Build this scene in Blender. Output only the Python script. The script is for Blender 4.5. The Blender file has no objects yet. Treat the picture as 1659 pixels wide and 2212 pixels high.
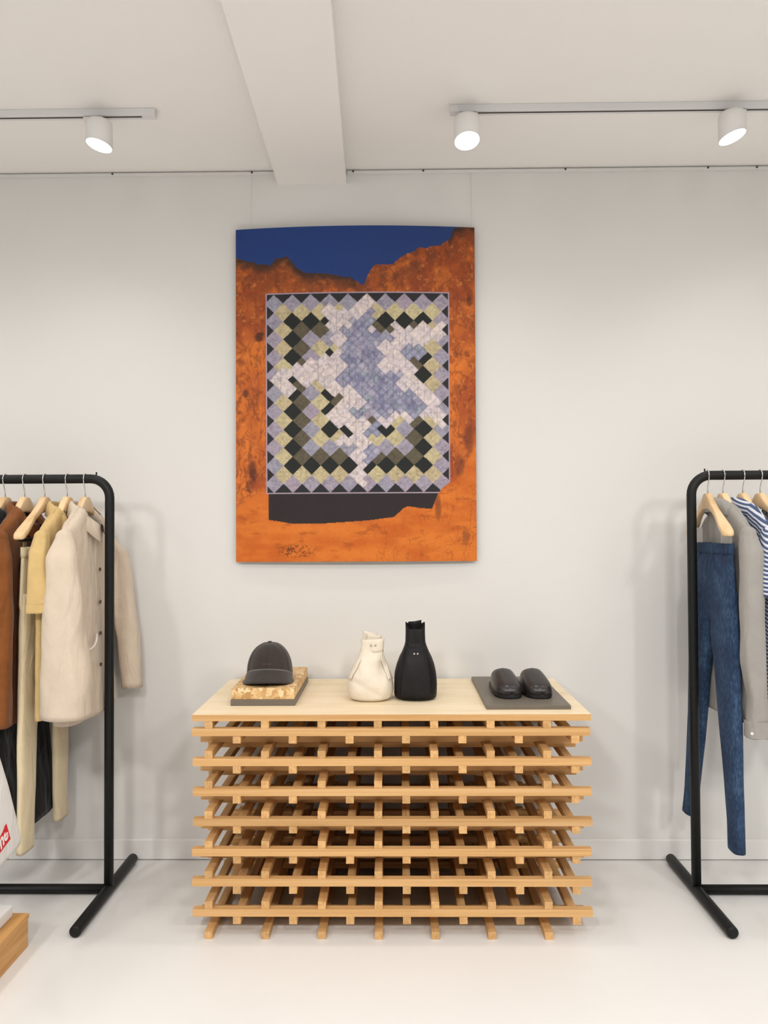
import bpy, math, random
import numpy as np
from mathutils import Vector, Matrix, noise

random.seed(7)
S = bpy.context.scene
COL = S.collection
R = math.radians
W_PX, H_PX, F_PX = 1659.0, 2212.0, 1662.0

# ------------------------------------------------------------------ camera
CAM_H = 1.40
cam_d = bpy.data.cameras.new('camera')
cam_d.sensor_fit = 'VERTICAL'
cam_d.sensor_height = 36.0
cam_d.lens = F_PX / H_PX * 36.0
cam_d.clip_start = 0.02
cam = bpy.data.objects.new('camera', cam_d)
COL.objects.link(cam)
ROT = (Matrix.Rotation(math.atan(21 / F_PX), 3, 'Z')
       @ Matrix.Rotation(math.pi / 2 + math.atan(34 / F_PX), 3, 'X')
       @ Matrix.Rotation(R(-0.28), 3, 'Z'))
cam.matrix_world = Matrix.Translation((0, 0, CAM_H)) @ ROT.to_4x4()
S.camera = cam


def at(px, py, Y):
    """point of the plane y = Y seen at a pixel of the photograph"""
    d = ROT @ Vector(((px - W_PX / 2) / F_PX, -(py - H_PX / 2) / F_PX, -1.0))
    return Vector((0, 0, CAM_H)) + d * (Y / d.y)


# ------------------------------------------------------------------ light and exposure
world = bpy.data.worlds.new('shop_ambient')
S.world = world
world.use_nodes = True
bg = world.node_tree.nodes['Background']
bg.inputs[0].default_value = (1.0, 0.97, 0.94, 1)
bg.inputs[1].default_value = 0.36
S.view_settings.view_transform = 'Standard'
S.view_settings.look = 'None'
S.view_settings.gamma = 1.0
S.view_settings.use_curve_mapping = False
S.view_settings.exposure = -0.36
SPOT_W = 22.0
FILL_W = 62.0
SPOT_COL = (0.99, 0.965, 0.925)


# ------------------------------------------------------------------ materials
def lin(c):
    c = c / 255.0
    return c / 12.92 if c <= 0.04045 else ((c + 0.055) / 1.055) ** 2.4


def rgb(r, g, b, k=1.0):
    return (min(lin(r) * k, 1), min(lin(g) * k, 1), min(lin(b) * k, 1), 1)


MATS = {}


def base_mat(name):
    m = bpy.data.materials.new(name)
    m.use_nodes = True
    MATS[name] = m
    nt = m.node_tree
    return m, nt, nt.nodes['Principled BSDF']


def node(nt, kind, **kw):
    n = nt.nodes.new(kind)
    for k, v in kw.items():
        if k in n.inputs:
            n.inputs[k].default_value = v
        else:
            setattr(n, k, v)
    return n


def coords(nt, scale=(1, 1, 1), rand=False):
    tc = node(nt, 'ShaderNodeTexCoord')
    mp = node(nt, 'ShaderNodeMapping')
    mp.inputs['Scale'].default_value = scale
    nt.links.new(tc.outputs['Object'], mp.inputs['Vector'])
    if rand:
        oi = node(nt, 'ShaderNodeObjectInfo')
        mul = node(nt, 'ShaderNodeMath', operation='MULTIPLY')
        mul.inputs[1].default_value = 37.0
        nt.links.new(oi.outputs['Random'], mul.inputs[0])
        cb = node(nt, 'ShaderNodeCombineXYZ')
        for i in range(3):
            nt.links.new(mul.outputs[0], cb.inputs[i])
        nt.links.new(cb.outputs[0], mp.inputs['Location'])
    return mp.outputs['Vector']


def ramp(nt, fac, stops):
    r = node(nt, 'ShaderNodeValToRGB')
    els = r.color_ramp.elements
    while len(els) < len(stops):
        els.new(0.5)
    for e, (p, c) in zip(els, stops):
        e.position = p
        e.color = c
    nt.links.new(fac, r.inputs[0])
    return r.outputs[0]


def bump(nt, b, fac, strength, dist):
    n = node(nt, 'ShaderNodeBump')
    n.inputs['Strength'].default_value = strength
    n.inputs['Distance'].default_value = dist
    nt.links.new(fac, n.inputs['Height'])
    nt.links.new(n.outputs[0], b.inputs['Normal'])


def paint(name, col, rough=0.6, var=0.03, scale=3.0, bumpk=0.05, spec=0.3):
    m, nt, b = base_mat(name)
    v = coords(nt)
    n = node(nt, 'ShaderNodeTexNoise', Scale=scale, Detail=4.0)
    nt.links.new(v, n.inputs['Vector'])
    c0 = tuple(x * (1 - var) for x in col[:3]) + (1,)
    c1 = tuple(min(1, x * (1 + var)) for x in col[:3]) + (1,)
    nt.links.new(ramp(nt, n.outputs['Fac'], [(0.3, c0), (0.7, c1)]), b.inputs['Base Color'])
    b.inputs['Roughness'].default_value = rough
    b.inputs['Specular IOR Level'].default_value = spec
    n2 = node(nt, 'ShaderNodeTexNoise', Scale=220.0, Detail=2.0)
    nt.links.new(v, n2.inputs['Vector'])
    bump(nt, b, n2.outputs['Fac'], bumpk, 0.002)
    return m


def fabric(name, col, var=0.12, rough=0.92, weave=900.0, sheen=0.15, wrinkle=0.55):
    m, nt, b = base_mat(name)
    v = coords(nt)
    n = node(nt, 'ShaderNodeTexNoise', Scale=14.0, Detail=6.0, Roughness=0.65)
    nt.links.new(v, n.inputs['Vector'])
    c0 = tuple(x * (1 - var) for x in col[:3]) + (1,)
    c1 = tuple(min(1, x * (1 + var)) for x in col[:3]) + (1,)
    nt.links.new(ramp(nt, n.outputs['Fac'], [(0.3, c0), (0.7, c1)]), b.inputs['Base Color'])
    b.inputs['Roughness'].default_value = rough
    b.inputs['Specular IOR Level'].default_value = 0.2
    b.inputs['Sheen Weight'].default_value = sheen
    n2 = node(nt, 'ShaderNodeTexNoise', Scale=weave, Detail=2.0)
    nt.links.new(v, n2.inputs['Vector'])
    bump(nt, b, n2.outputs['Fac'], 0.35, 0.002)
    if wrinkle:
        w = node(nt, 'ShaderNodeTexNoise', Scale=7.0, Detail=3.0, Roughness=0.45, Distortion=1.2)
        nt.links.new(coords(nt, (1.6, 1.6, 0.55)), w.inputs['Vector'])
        wb = node(nt, 'ShaderNodeBump')
        wb.inputs['Strength'].default_value = wrinkle
        wb.inputs['Distance'].default_value = 0.03
        nt.links.new(w.outputs['Fac'], wb.inputs['Height'])
        first = [q_ for q_ in nt.nodes if q_.type == 'BUMP' and q_ != wb][0]
        nt.links.new(wb.outputs[0], first.inputs['Normal'])
    return m


def wood(name, c_dark, c_mid, c_light, grain=(1.5, 60, 60), rough=0.55, rand=True, scale=1.0):
    """straight grain along the local x axis"""
    m, nt, b = base_mat(name)
    v = coords(nt, grain, rand)
    n = node(nt, 'ShaderNodeTexNoise', Scale=scale, Detail=6.0, Roughness=0.6, Distortion=0.6)
    nt.links.new(v, n.inputs['Vector'])
    col = ramp(nt, n.outputs['Fac'], [(0.25, c_dark), (0.5, c_mid), (0.75, c_light)])
    if rand:
        oi = node(nt, 'ShaderNodeObjectInfo')
        mr = node(nt, 'ShaderNodeMapRange')
        mr.inputs['To Min'].default_value = 0.86
        mr.inputs['To Max'].default_value = 1.1
        nt.links.new(oi.outputs['Random'], mr.inputs['Value'])
        hs = node(nt, 'ShaderNodeHueSaturation')
        nt.links.new(mr.outputs[0], hs.inputs['Value'])
        nt.links.new(col, hs.inputs['Color'])
        col = hs.outputs[0]
    nt.links.new(col, b.inputs['Base Color'])
    b.inputs['Roughness'].default_value = rough
    b.inputs['Specular IOR Level'].default_value = 0.25
    bump(nt, b, n.outputs['Fac'], 0.1, 0.002)
    return m


def plain(name, col, rough=0.5, metal=0.0, emit=0.0, alpha=None, trans=0.0, spec=0.5):
    m, nt, b = base_mat(name)
    b.inputs['Base Color'].default_value = col
    b.inputs['Roughness'].default_value = rough
    b.inputs['Metallic'].default_value = metal
    b.inputs['Specular IOR Level'].default_value = spec
    b.inputs['Transmission Weight'].default_value = trans
    if emit:
        b.inputs['Emission Color'].default_value = (1, 0.97, 0.92, 1)
        b.inputs['Emission Strength'].default_value = emit
    if alpha is not None:
        b.inputs['Alpha'].default_value = alpha
    n = node(nt, 'ShaderNodeTexNoise', Scale=400.0)
    nt.links.new(coords(nt), n.inputs['Vector'])
    bump(nt, b, n.outputs['Fac'], 0.04, 0.001)
    return m


M_WALL = paint('wall_paint', (0.75, 0.74, 0.725, 1), 0.75, 0.012, 1.2, 0.06)
M_CEIL = paint('ceiling_paint', (0.91, 0.885, 0.86, 1), 0.85, 0.012, 1.2, 0.05)
M_FLOOR = paint('poured_floor', (0.775, 0.765, 0.75, 1), 0.42, 0.02, 1.6, 0.03, 0.35)
M_BASE = paint('baseboard_paint', (0.80, 0.79, 0.775, 1), 0.4, 0.01, 3.0, 0.02, 0.4)
M_TRACK = plain('white_track_metal', (0.74, 0.74, 0.75, 1), 0.45)
M_LAMP = plain('white_lamp_metal', (0.80, 0.79, 0.78, 1), 0.45)
M_SLOT = plain('dark_slot', (0.07, 0.05, 0.045, 1), 0.7)
M_LENS = plain('lit_lens', (1, 1, 1, 1), 0.4, emit=14.0)
M_BLACK = paint('black_powder_coat', (0.008, 0.009, 0.009, 1), 0.45, 0.1, 60.0, 0.15, 0.25)
M_SLAT = wood('pine_slat', rgb(188, 140, 86), rgb(208, 164, 110), rgb(220, 180, 130), (1.2, 70, 70))
M_TOP = wood('pale_plywood', rgb(224, 202, 166), rgb(236, 218, 186), rgb(242, 226, 198), (1.6, 9, 9), 0.5, False, 2.0)
M_HANGER = wood('lotus_wood_hanger', rgb(206, 168, 118), rgb(232, 200, 156), rgb(240, 214, 176), (30, 8, 8), 0.4)
M_CHROME = plain('hook_steel', (0.62, 0.61, 0.59, 1), 0.25, 1.0)
M_GREY_SLAB = paint('greige_slab', rgb(112, 104, 94), 0.45, 0.05, 30.0, 0.08)
M_BAG_W = fabric('cream_leather', rgb(226, 215, 198), 0.05, 0.55, 300.0, 0.0, 0.3)
M_BAG_B = fabric('black_leather', (0.012, 0.011, 0.012, 1), 0.2, 0.5, 300.0, 0.0, 0.3)
M_CAP = fabric('dark_brown_felt', (0.040, 0.031, 0.028, 1), 0.2, 0.95, 700.0, 0.25, 0.1)
M_CAP_IN = fabric('cap_lining', (0.008, 0.007, 0.006, 1), 0.2)
M_CLOG = plain('dark_brown_leather', (0.022, 0.017, 0.017, 1), 0.3)
M_CLOG_S = plain('black_rubber', (0.008, 0.008, 0.008, 1), 0.6)
M_EYE = plain('eyelet_metal', (0.75, 0.75, 0.73, 1), 0.3, 0.6)
M_EYE_D = plain('eyelet_shadow', (0.35, 0.31, 0.27, 1), 0.6)

F_CREAM = fabric('cream_cotton', rgb(212, 196, 177), 0.05)
F_YELLOW = fabric('pale_yellow_cotton', rgb(208, 178, 122), 0.09)
F_OFFWH = fabric('ecru_denim', rgb(222, 206, 172), 0.05)
F_BROWN = fabric('rust_brown_wool', rgb(128, 76, 36), 0.18)
F_BLACK = fabric('black_wool', (0.006, 0.006, 0.007, 1), 0.2)
F_KHAKI = fabric('olive_khaki_twill', rgb(150, 140, 100), 0.1)
F_GREYSH = fabric('grey_flannel', rgb(158, 154, 149), 0.06)
F_NAVY = fabric('navy_twill', rgb(26, 30, 46), 0.15)
F_WHITE = fabric('white_cotton', (0.80, 0.78, 0.76, 1), 0.02)
F_RED = plain('red_print', rgb(214, 30, 40), 0.7)
F_PRINT = plain('white_print', (0.85, 0.82, 0.8, 1), 0.7)
M_CLEAR = plain('clear_plastic', (0.9, 0.9, 0.9, 1), 0.08, alpha=0.22)
M_BUTTON = plain('horn_button', rgb(96, 78, 58), 0.4)


def denim():
    m, nt, b = base_mat('blue_denim')
    v = coords(nt, (1, 1, 0.35))
    n = node(nt, 'ShaderNodeTexNoise', Scale=160.0, Detail=3.0)
    nt.links.new(v, n.inputs['Vector'])
    n3 = node(nt, 'ShaderNodeTexNoise', Scale=9.0, Detail=5.0)
    nt.links.new(coords(nt), n3.inputs['Vector'])
    mx = node(nt, 'ShaderNodeMath', operation='ADD')
    nt.links.new(n.outputs['Fac'], mx.inputs[0])
    nt.links.new(n3.outputs['Fac'], mx.inputs[1])
    dv = node(nt, 'ShaderNodeMath', operation='MULTIPLY')
    dv.inputs[1].default_value = 0.5
    nt.links.new(mx.outputs[0], dv.inputs[0])
    nt.links.new(ramp(nt, dv.outputs[0], [(0.32, rgb(22, 38, 62)), (0.5, rgb(34, 58, 90)), (0.68, rgb(68, 94, 122))]),
                 b.inputs['Base Color'])
    b.inputs['Roughness'].default_value = 0.9
    bump(nt, b, n.outputs['Fac'], 0.3, 0.002)
    return m


F_DENIM = denim()


def striped():
    m, nt, b = base_mat('blue_white_stripe')
    tc = node(nt, 'ShaderNodeTexCoord')
    sp = node(nt, 'ShaderNodeSeparateXYZ')
    nt.links.new(tc.outputs['Object'], sp.inputs[0])
    a = node(nt, 'ShaderNodeMath', operation='MULTIPLY')
    a.inputs[1].default_value = -0.5
    nt.links.new(sp.outputs['Y'], a.inputs[0])
    s = node(nt, 'ShaderNodeMath', operation='ADD')
    nt.links.new(sp.outputs['Z'], s.inputs[0])
    nt.links.new(a.outputs[0], s.inputs[1])
    k = node(nt, 'ShaderNodeMath', operation='MULTIPLY')
    k.inputs[1].default_value = 72.0
    nt.links.new(s.outputs[0], k.inputs[0])
    f = node(nt, 'ShaderNodeMath', operation='FRACT')
    nt.links.new(k.outputs[0], f.inputs[0])
    nt.links.new(ramp(nt, f.outputs[0], [(0.0, rgb(62, 78, 112)), (0.50, rgb(70, 88, 122)),
                                         (0.60, rgb(206, 208, 216)), (0.93, rgb(206, 208, 216))]),
                 b.inputs['Base Color'])
    b.inputs['Roughness'].default_value = 0.9
    return m


F_STRIPE = striped()


def osb():
    m, nt, b = base_mat('strand_board')
    v = coords(nt, (1, 1, 1))
    vo = node(nt, 'ShaderNodeTexVoronoi', Scale=46.0)
    nz = node(nt, 'ShaderNodeTexNoise', Scale=22.0, Detail=3.0)
    nt.links.new(v, nz.inputs['Vector'])
    mixv = node(nt, 'ShaderNodeMixRGB')
    mixv.inputs[0].default_value = 0.12
    nt.links.new(v, mixv.inputs[1])
    nt.links.new(nz.outputs['Color'], mixv.inputs[2])
    nt.links.new(mixv.outputs[0], vo.inputs['Vector'])
    sep = node(nt, 'ShaderNodeSeparateColor')
    nt.links.new(vo.outputs['Color'], sep.inputs[0])
    nt.links.new(ramp(nt, sep.outputs[0], [(0.0, rgb(182, 136, 84)), (0.35, rgb(208, 168, 114)),
                                           (0.7, rgb(226, 192, 140)), (1.0, rgb(238, 212, 170))]),
                 b.inputs['Base Color'])
    b.inputs['Roughness'].default_value = 0.6
    bump(nt, b, sep.outputs[0], 0.3, 0.002)
    return m


M_OSB = osb()
M_PLINTH = wood('oak_plinth', rgb(176, 122, 66), rgb(204, 154, 94), rgb(218, 172, 116), (40, 2, 40), 0.5, False)


# ------------------------------------------------------------------ mesh helpers
def mesh_obj(name, verts, faces, mat, parent=None, smooth=False, loc=None):
    me = bpy.data.meshes.new(name)
    me.from_pydata([tuple(v) for v in verts], [], faces)
    me.update()
    if smooth:
        me.polygons.foreach_set('use_smooth', [True] * len(me.polygons))
    me.materials.append(mat)
    o = bpy.data.objects.new(name, me)
    COL.objects.link(o)
    if parent:
        o.parent = parent
    if loc is not None:
        o.location = loc
    return o


def link_copy(o, parent=None):
    c = o.copy()
    COL.objects.link(c)
    if parent:
        c.parent = parent
    return c


def thing(name, label, cat, loc=(0, 0, 0), group=None, rz=0.0):
    o = bpy.data.objects.new(name, None)
    COL.objects.link(o)
    o.empty_display_size = 0.05
    o.location = loc
    o.rotation_euler = (0, 0, rz)
    return tag(o, label, cat, group)


def tag(o, label, cat, group=None):
    o['label'] = label
    o['category'] = cat
    if group:
        o['group'] = group
    return o


def struct(o):
    o['kind'] = 'structure'
    return o


def box(x0, x1, y0, y1, z0, z1):
    v = [(x, y, z) for x in (x0, x1) for y in (y0, y1) for z in (z0, z1)]
    f = [(0, 1, 3, 2), (4, 6, 7, 5), (0, 4, 5, 1), (2, 3, 7, 6), (0, 2, 6, 4), (1, 5, 7, 3)]
    return v, f


def box_obj(name, b, mat, parent=None, bevel=0.0, segs=2):
    o = mesh_obj(name, *box(*b), mat, parent)
    if bevel:
        md = o.modifiers.new('bevel', 'BEVEL')
        md.width = bevel
        md.segments = segs
        md.limit_method = 'ANGLE'
    return o


def loft(rings, closed=True, cap0=True, cap1=True):
    n = len(rings[0])
    v = [p for r in rings for p in r]
    f = []
    m = n if closed else n - 1
    for i in range(len(rings) - 1):
        for j in range(m):
            k = (j + 1) % n
            f.append((i * n + j, i * n + k, (i + 1) * n + k, (i + 1) * n + j))
    if cap0:
        f.append(tuple(range(n))[::-1])
    if cap1:
        f.append(tuple(range((len(rings) - 1) * n, len(rings) * n)))
    return v, f


def tube(path, rad, n=14, up=None, cap=True):
    """round tube along a polyline; rad is a number or one per point"""
    P = [Vector(p) for p in path]
    if not isinstance(rad, (list, tuple)):
        rad = [rad] * len(P)
    rings = []
    nrm = None
    for i, p in enumerate(P):
        t = (P[min(i + 1, len(P) - 1)] - P[max(i - 1, 0)]).normalized()
        if nrm is None:
            a = Vector((0, 0, 1)) if abs(t.z) < 0.9 else Vector((1, 0, 0))
            nrm = t.cross(a).normalized()
        nrm = (nrm - t * nrm.dot(t)).normalized()
        b = t.cross(nrm)
        rings.append([p + (nrm * math.cos(2 * math.pi * j / n) + b * math.sin(2 * math.pi * j / n)) * rad[i]
                      for j in range(n)])
    return loft(rings, True, cap, cap)


def cyl(p0, p1, r, n=20):
    return tube([p0, p1], r, n)


def join(*parts):
    v, f = [], []
    for pv, pf in parts:
        o = len(v)
        v += list(pv)
        f += [tuple(i + o for i in q) for q in pf]
    return v, f


def interp(pts, x):
    if x <= pts[0][0]:
        return pts[0][1]
    for (x0, y0), (x1, y1) in zip(pts, pts[1:]):
        if x <= x1:
            k = (x - x0) / (x1 - x0)
            return y0 + (y1 - y0) * k
    return pts[-1][1]


def smooth_pts(pts, x):
    """smooth interpolation through control points (monotone cosine)"""
    if x <= pts[0][0]:
        return pts[0][1]
    for (x0, y0), (x1, y1) in zip(pts, pts[1:]):
        if x <= x1:
            k = (x - x0) / (x1 - x0)
            k = k * k * (3 - 2 * k)
            return y0 + (y1 - y0) * k
    return pts[-1][1]


def nz(a, b, c):
    return noise.noise(Vector((a, b, c)))


# ------------------------------------------------------------------ the room
YW = 3.286          # back wall
ZC = 2.942          # ceiling
XL, XR, YF = -3.4, 3.4, -3.6

struct(mesh_obj('floor', *box(XL, XR, YF, YW, -0.1, 0.0), M_FLOOR))
struct(mesh_obj('ceiling', *box(XL, XR, YF, YW, ZC, ZC + 0.1), M_CEIL))
struct(mesh_obj('wall_back', *box(XL - 0.1, XR + 0.1, YW, YW + 0.1, -0.1, ZC + 0.1), M_WALL))
struct(mesh_obj('wall_left', *box(XL - 0.1, XL, YF, YW, -0.1, ZC + 0.1), M_WALL))
struct(mesh_obj('wall_right', *box(XR, XR + 0.1, YF, YW, -0.1, ZC + 0.1), M_WALL))
M_DARK = paint('dark_bounce_cut', (0.06, 0.06, 0.065, 1), 0.6)  # unseen front wall, made dark to cut light bouncing back
struct(mesh_obj('wall_front', *box(XL - 0.1, XR + 0.1, YF - 0.1, YF, -0.1, ZC + 0.1), M_DARK))
bb = box_obj('baseboard_back', (XL, XR, YW - 0.019, YW, 0.003, 0.086), M_BASE, None, 0.004, 3)
struct(bb)

# shallow boxed beam running from the wall out over the room
zb = ZC - 0.060
pl1, pr1 = at(600, 390, YW), at(748, 390, YW)
yn = 2.16
xl2, xr2 = at(482, 2, yn).x, at(716, 2, yn).x
k = (YF - YW) / (yn - YW)
xl3, xr3 = pl1.x + (xl2 - pl1.x) * k, pr1.x + (xr2 - pr1.x) * k
bv = [(pl1.x, YW, zb), (pr1.x, YW, zb), (xr3, YF, zb), (xl3, YF, zb),
      (pl1.x, YW, ZC), (pr1.x, YW, ZC), (xr3, YF, ZC), (xl3, YF, ZC)]
bf = [(3, 2, 1, 0), (0, 1, 5, 4), (1, 2, 6, 5), (2, 3, 7, 6), (3, 0, 4, 7)]
beam = struct(mesh_obj('trim_1', bv, bf, M_CEIL))
beam['label'] = 'shallow painted beam box running along the ceiling to the wall'

# hanging rail: a slim white strip under the ceiling edge, broken by the beam
for i, (x0, x1, dots) in enumerate(((XL, pl1.x - 0.004, ((245, 369), (545, 364))),
                                    (pr1.x + 0.004, XR, ((763, 357), (914, 354), (1220, 350), (1527, 348), (1632, 347))))):
    v1 = box(x0, x1, YW - 0.011, YW, ZC - 0.020, ZC - 0.007)
    r = struct(mesh_obj('trim_%d' % (i + 2), *v1, M_WALL))
    for (px, py) in dots:
        x = at(px, py, YW).x
        mesh_obj('screw', *cyl((x, YW - 0.0135, ZC - 0.010), (x, YW - 0.008, ZC - 0.010), 0.0045, 10), M_SLOT, r)


# ------------------------------------------------------------------ track lights
def track(x0, x1, label, cap_side):
    ym = 2.792
    t = thing('ceiling_light_track', label, 'light track', ((x0 + x1) / 2, ym, ZC), 'ceiling light tracks')
    h, w = 0.026, 0.034
    L = (x1 - x0) / 2
    box_obj('track_body', (-L, L, -w / 2, w / 2, -h, 0), M_TRACK, t, 0.002)
    e = cap_side * L
    ee = sorted((e + cap_side * .0015, e - cap_side * 0.035))
    box_obj('end_cap', (ee[0], ee[1], -w / 2 - 0.001, w / 2 + 0.001, -h - 0.0015, -0.0001), M_TRACK, t, 0.003)
    ss = sorted((e - cap_side * 0.05, -e))
    mesh_obj('conductor_slot', *box(ss[0], ss[1], -0.0075, 0.0005, -h - 0.0012, -h + 0.004), M_SLOT, t)
    return t, ym


xt0 = at(334, 228, 2.78).x
xt1 = at(973, 224, 2.78).x
TL, YT = track(-3.3, xt0, 'white ceiling light track left of the ceiling beam', 1)
TR, _ = track(xt1, 3.3, 'white ceiling light track right of the ceiling beam', -1)


def spotlight(px_disc, py_disc, n, px_adapt, label, pos=None, watt=SPOT_W, soft=0.035, cut=None, cone=168):
    n = Vector(n).normalized()
    ztop = ZC - 0.026
    if pos:
        xa, ya = pos
        disc = Vector((xa + n.x * .03, ya + n.y * .03, 2.775))
    else:
        xa, ya = at(px_adapt, 240, YT).x, YT
        disc = at(px_disc, py_disc, 2.748)
    t = thing('track_spotlight', label, 'spotlight', (xa, ya, ztop), 'track spotlights')
    o = Vector((xa, ya, ztop))
    # adapter clipped into the track
    box_obj('adapter', (-0.036, 0.036, -0.014, 0.014, -0.017, -0.0014), M_LAMP, t, 0.003)
    # housing: cylinder with a domed back along the beam axis
    ax = n
    u = ax.cross(Vector((0, 1, 0))).normalized()
    w = ax.cross(u)
    c = disc - o
    # upright can whose mouth is cut along the tilted lens plane
    rr_ = 0.047
    def mouth(r, d=0.0):
        return [c + Vector((r * math.cos(2 * math.pi * j / 40), r * math.sin(2 * math.pi * j / 40),
                            -(ct_.x * r * math.cos(2 * math.pi * j / 40) + ct_.y * r * math.sin(2 * math.pi * j / 40)) / ct_.z + d)) for j in range(40)]
    ztp = c.z + 0.092
    ct_ = Vector(cut).normalized() if cut else ax
    def lid(r, z):
        return [Vector((c.x + r * math.cos(2 * math.pi * j / 40), c.y + r * math.sin(2 * math.pi * j / 40), z)) for j in range(40)]
    rings = [lid(.012, ztp), lid(.034, ztp - .001), lid(.042, ztp - .005), lid(.0462, ztp - .013), lid(rr_, ztp - .024), mouth(rr_), mouth(.0445, .0003), mouth(.0437, .004)]
    h = mesh_obj('lamp_housing', *loft(rings, True, True, False), M_LAMP, t, True)
    mesh_obj('lens', *loft([mouth(.0437, .003), mouth(.02, .003), mouth(.002, .003)], True, False, True), M_LENS, h)
    # yoke stem and its fixing screw
    top = Vector((0, 0, -0.015))
    bk = Vector((c.x, c.y, ztp - .004))
    mesh_obj('stem', *tube([top, (top + bk) / 2, bk], 0.0075, 12), M_LAMP, t, True)
    mid = bk + Vector((0, -0.045, -0.0))
    sp = top.lerp(bk, 0.75) + Vector((0.004, -0.0085, 0))
    mesh_obj('fixing_screw', *cyl(sp, sp + Vector((0, -0.004, 0)), 0.003, 10), M_SLOT, t)
    ld = bpy.data.lights.new('spot_beam', 'SPOT')
    ld.energy = watt
    ld.color = SPOT_COL
    ld.spot_size = R(cone)
    ld.spot_blend = 1.0
    ld.shadow_soft_size = soft
    lo = bpy.data.objects.new('spot_beam', ld)
    COL.objects.link(lo)
    lo.parent = t
    lo.location = c + ax * 0.006
    lo.rotation_euler = ax.to_track_quat('-Z', 'Y').to_euler()
    return t


spotlight(214, 315, (-0.204, -0.29, -0.93), 203, 'white cylinder spotlight, lit, on the track left of the beam', cut=(-.20, -.10, -.97))
spotlight(1009, 305, (0.088, -0.336, -0.937), 1010, 'white cylinder spotlight at the end of the right track, nearest the beam', cut=(.06, -.26, -.96))
spotlight(1582, 297, (0.288, -0.298, -0.907), 1588, 'white cylinder spotlight above the right rack, tilted to the right', cut=(.27, -.12, -.95))
# next ones along the same tracks, just past the edges of the photograph
spotlight(-330, 318, (-0.15, -0.35, -0.92), -330, 'white cylinder spotlight farther left on the left track, past the photo edge')
spotlight(2140, 300, (0.15, -0.35, -0.92), 2140, 'white cylinder spotlight farther right on the right track, past the photo edge')


# unseen tracks and lamps added for fill and bounce, over and behind the camera
for j, (yy, xs_, nm) in enumerate(((1.35, (-2.2, -.75, .8, 2.3), 'over the photographer'), (-0.6, (-2.2, -.75, .8, 2.3), 'behind the photographer'),
                                   (-2.4, (-2.2, -.75, .8, 2.3), 'at the back of the room'))):
    YTB = yy
    tk = thing('ceiling_light_track', 'added white ceiling light track ' + nm, 'light track', (0.1, yy, ZC), 'ceiling light tracks')
    box_obj('track_body', (-2.4, 2.4, -.017, .017, -.026, 0), M_TRACK, tk, .002)
    tk.location.z = ZC - 0.061
    box_obj('mounting_strip', (-2.4, 2.4, -.012, .012, .0002, .0005), M_TRACK, tk)
    for i, xx in enumerate(xs_):
        sp_t = spotlight(0, 0, (0.0, (.1, .35, -.05)[j], -.95), 0, 'added white fill spotlight ' + nm + ', ' + ('far left', 'left', 'right', 'far right')[i], (xx, yy), FILL_W * (.45, 3.0, 1.6)[j], 0.14, None, (168, 168, 104)[j])
        sp_t.location.z -= 0.061

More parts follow.
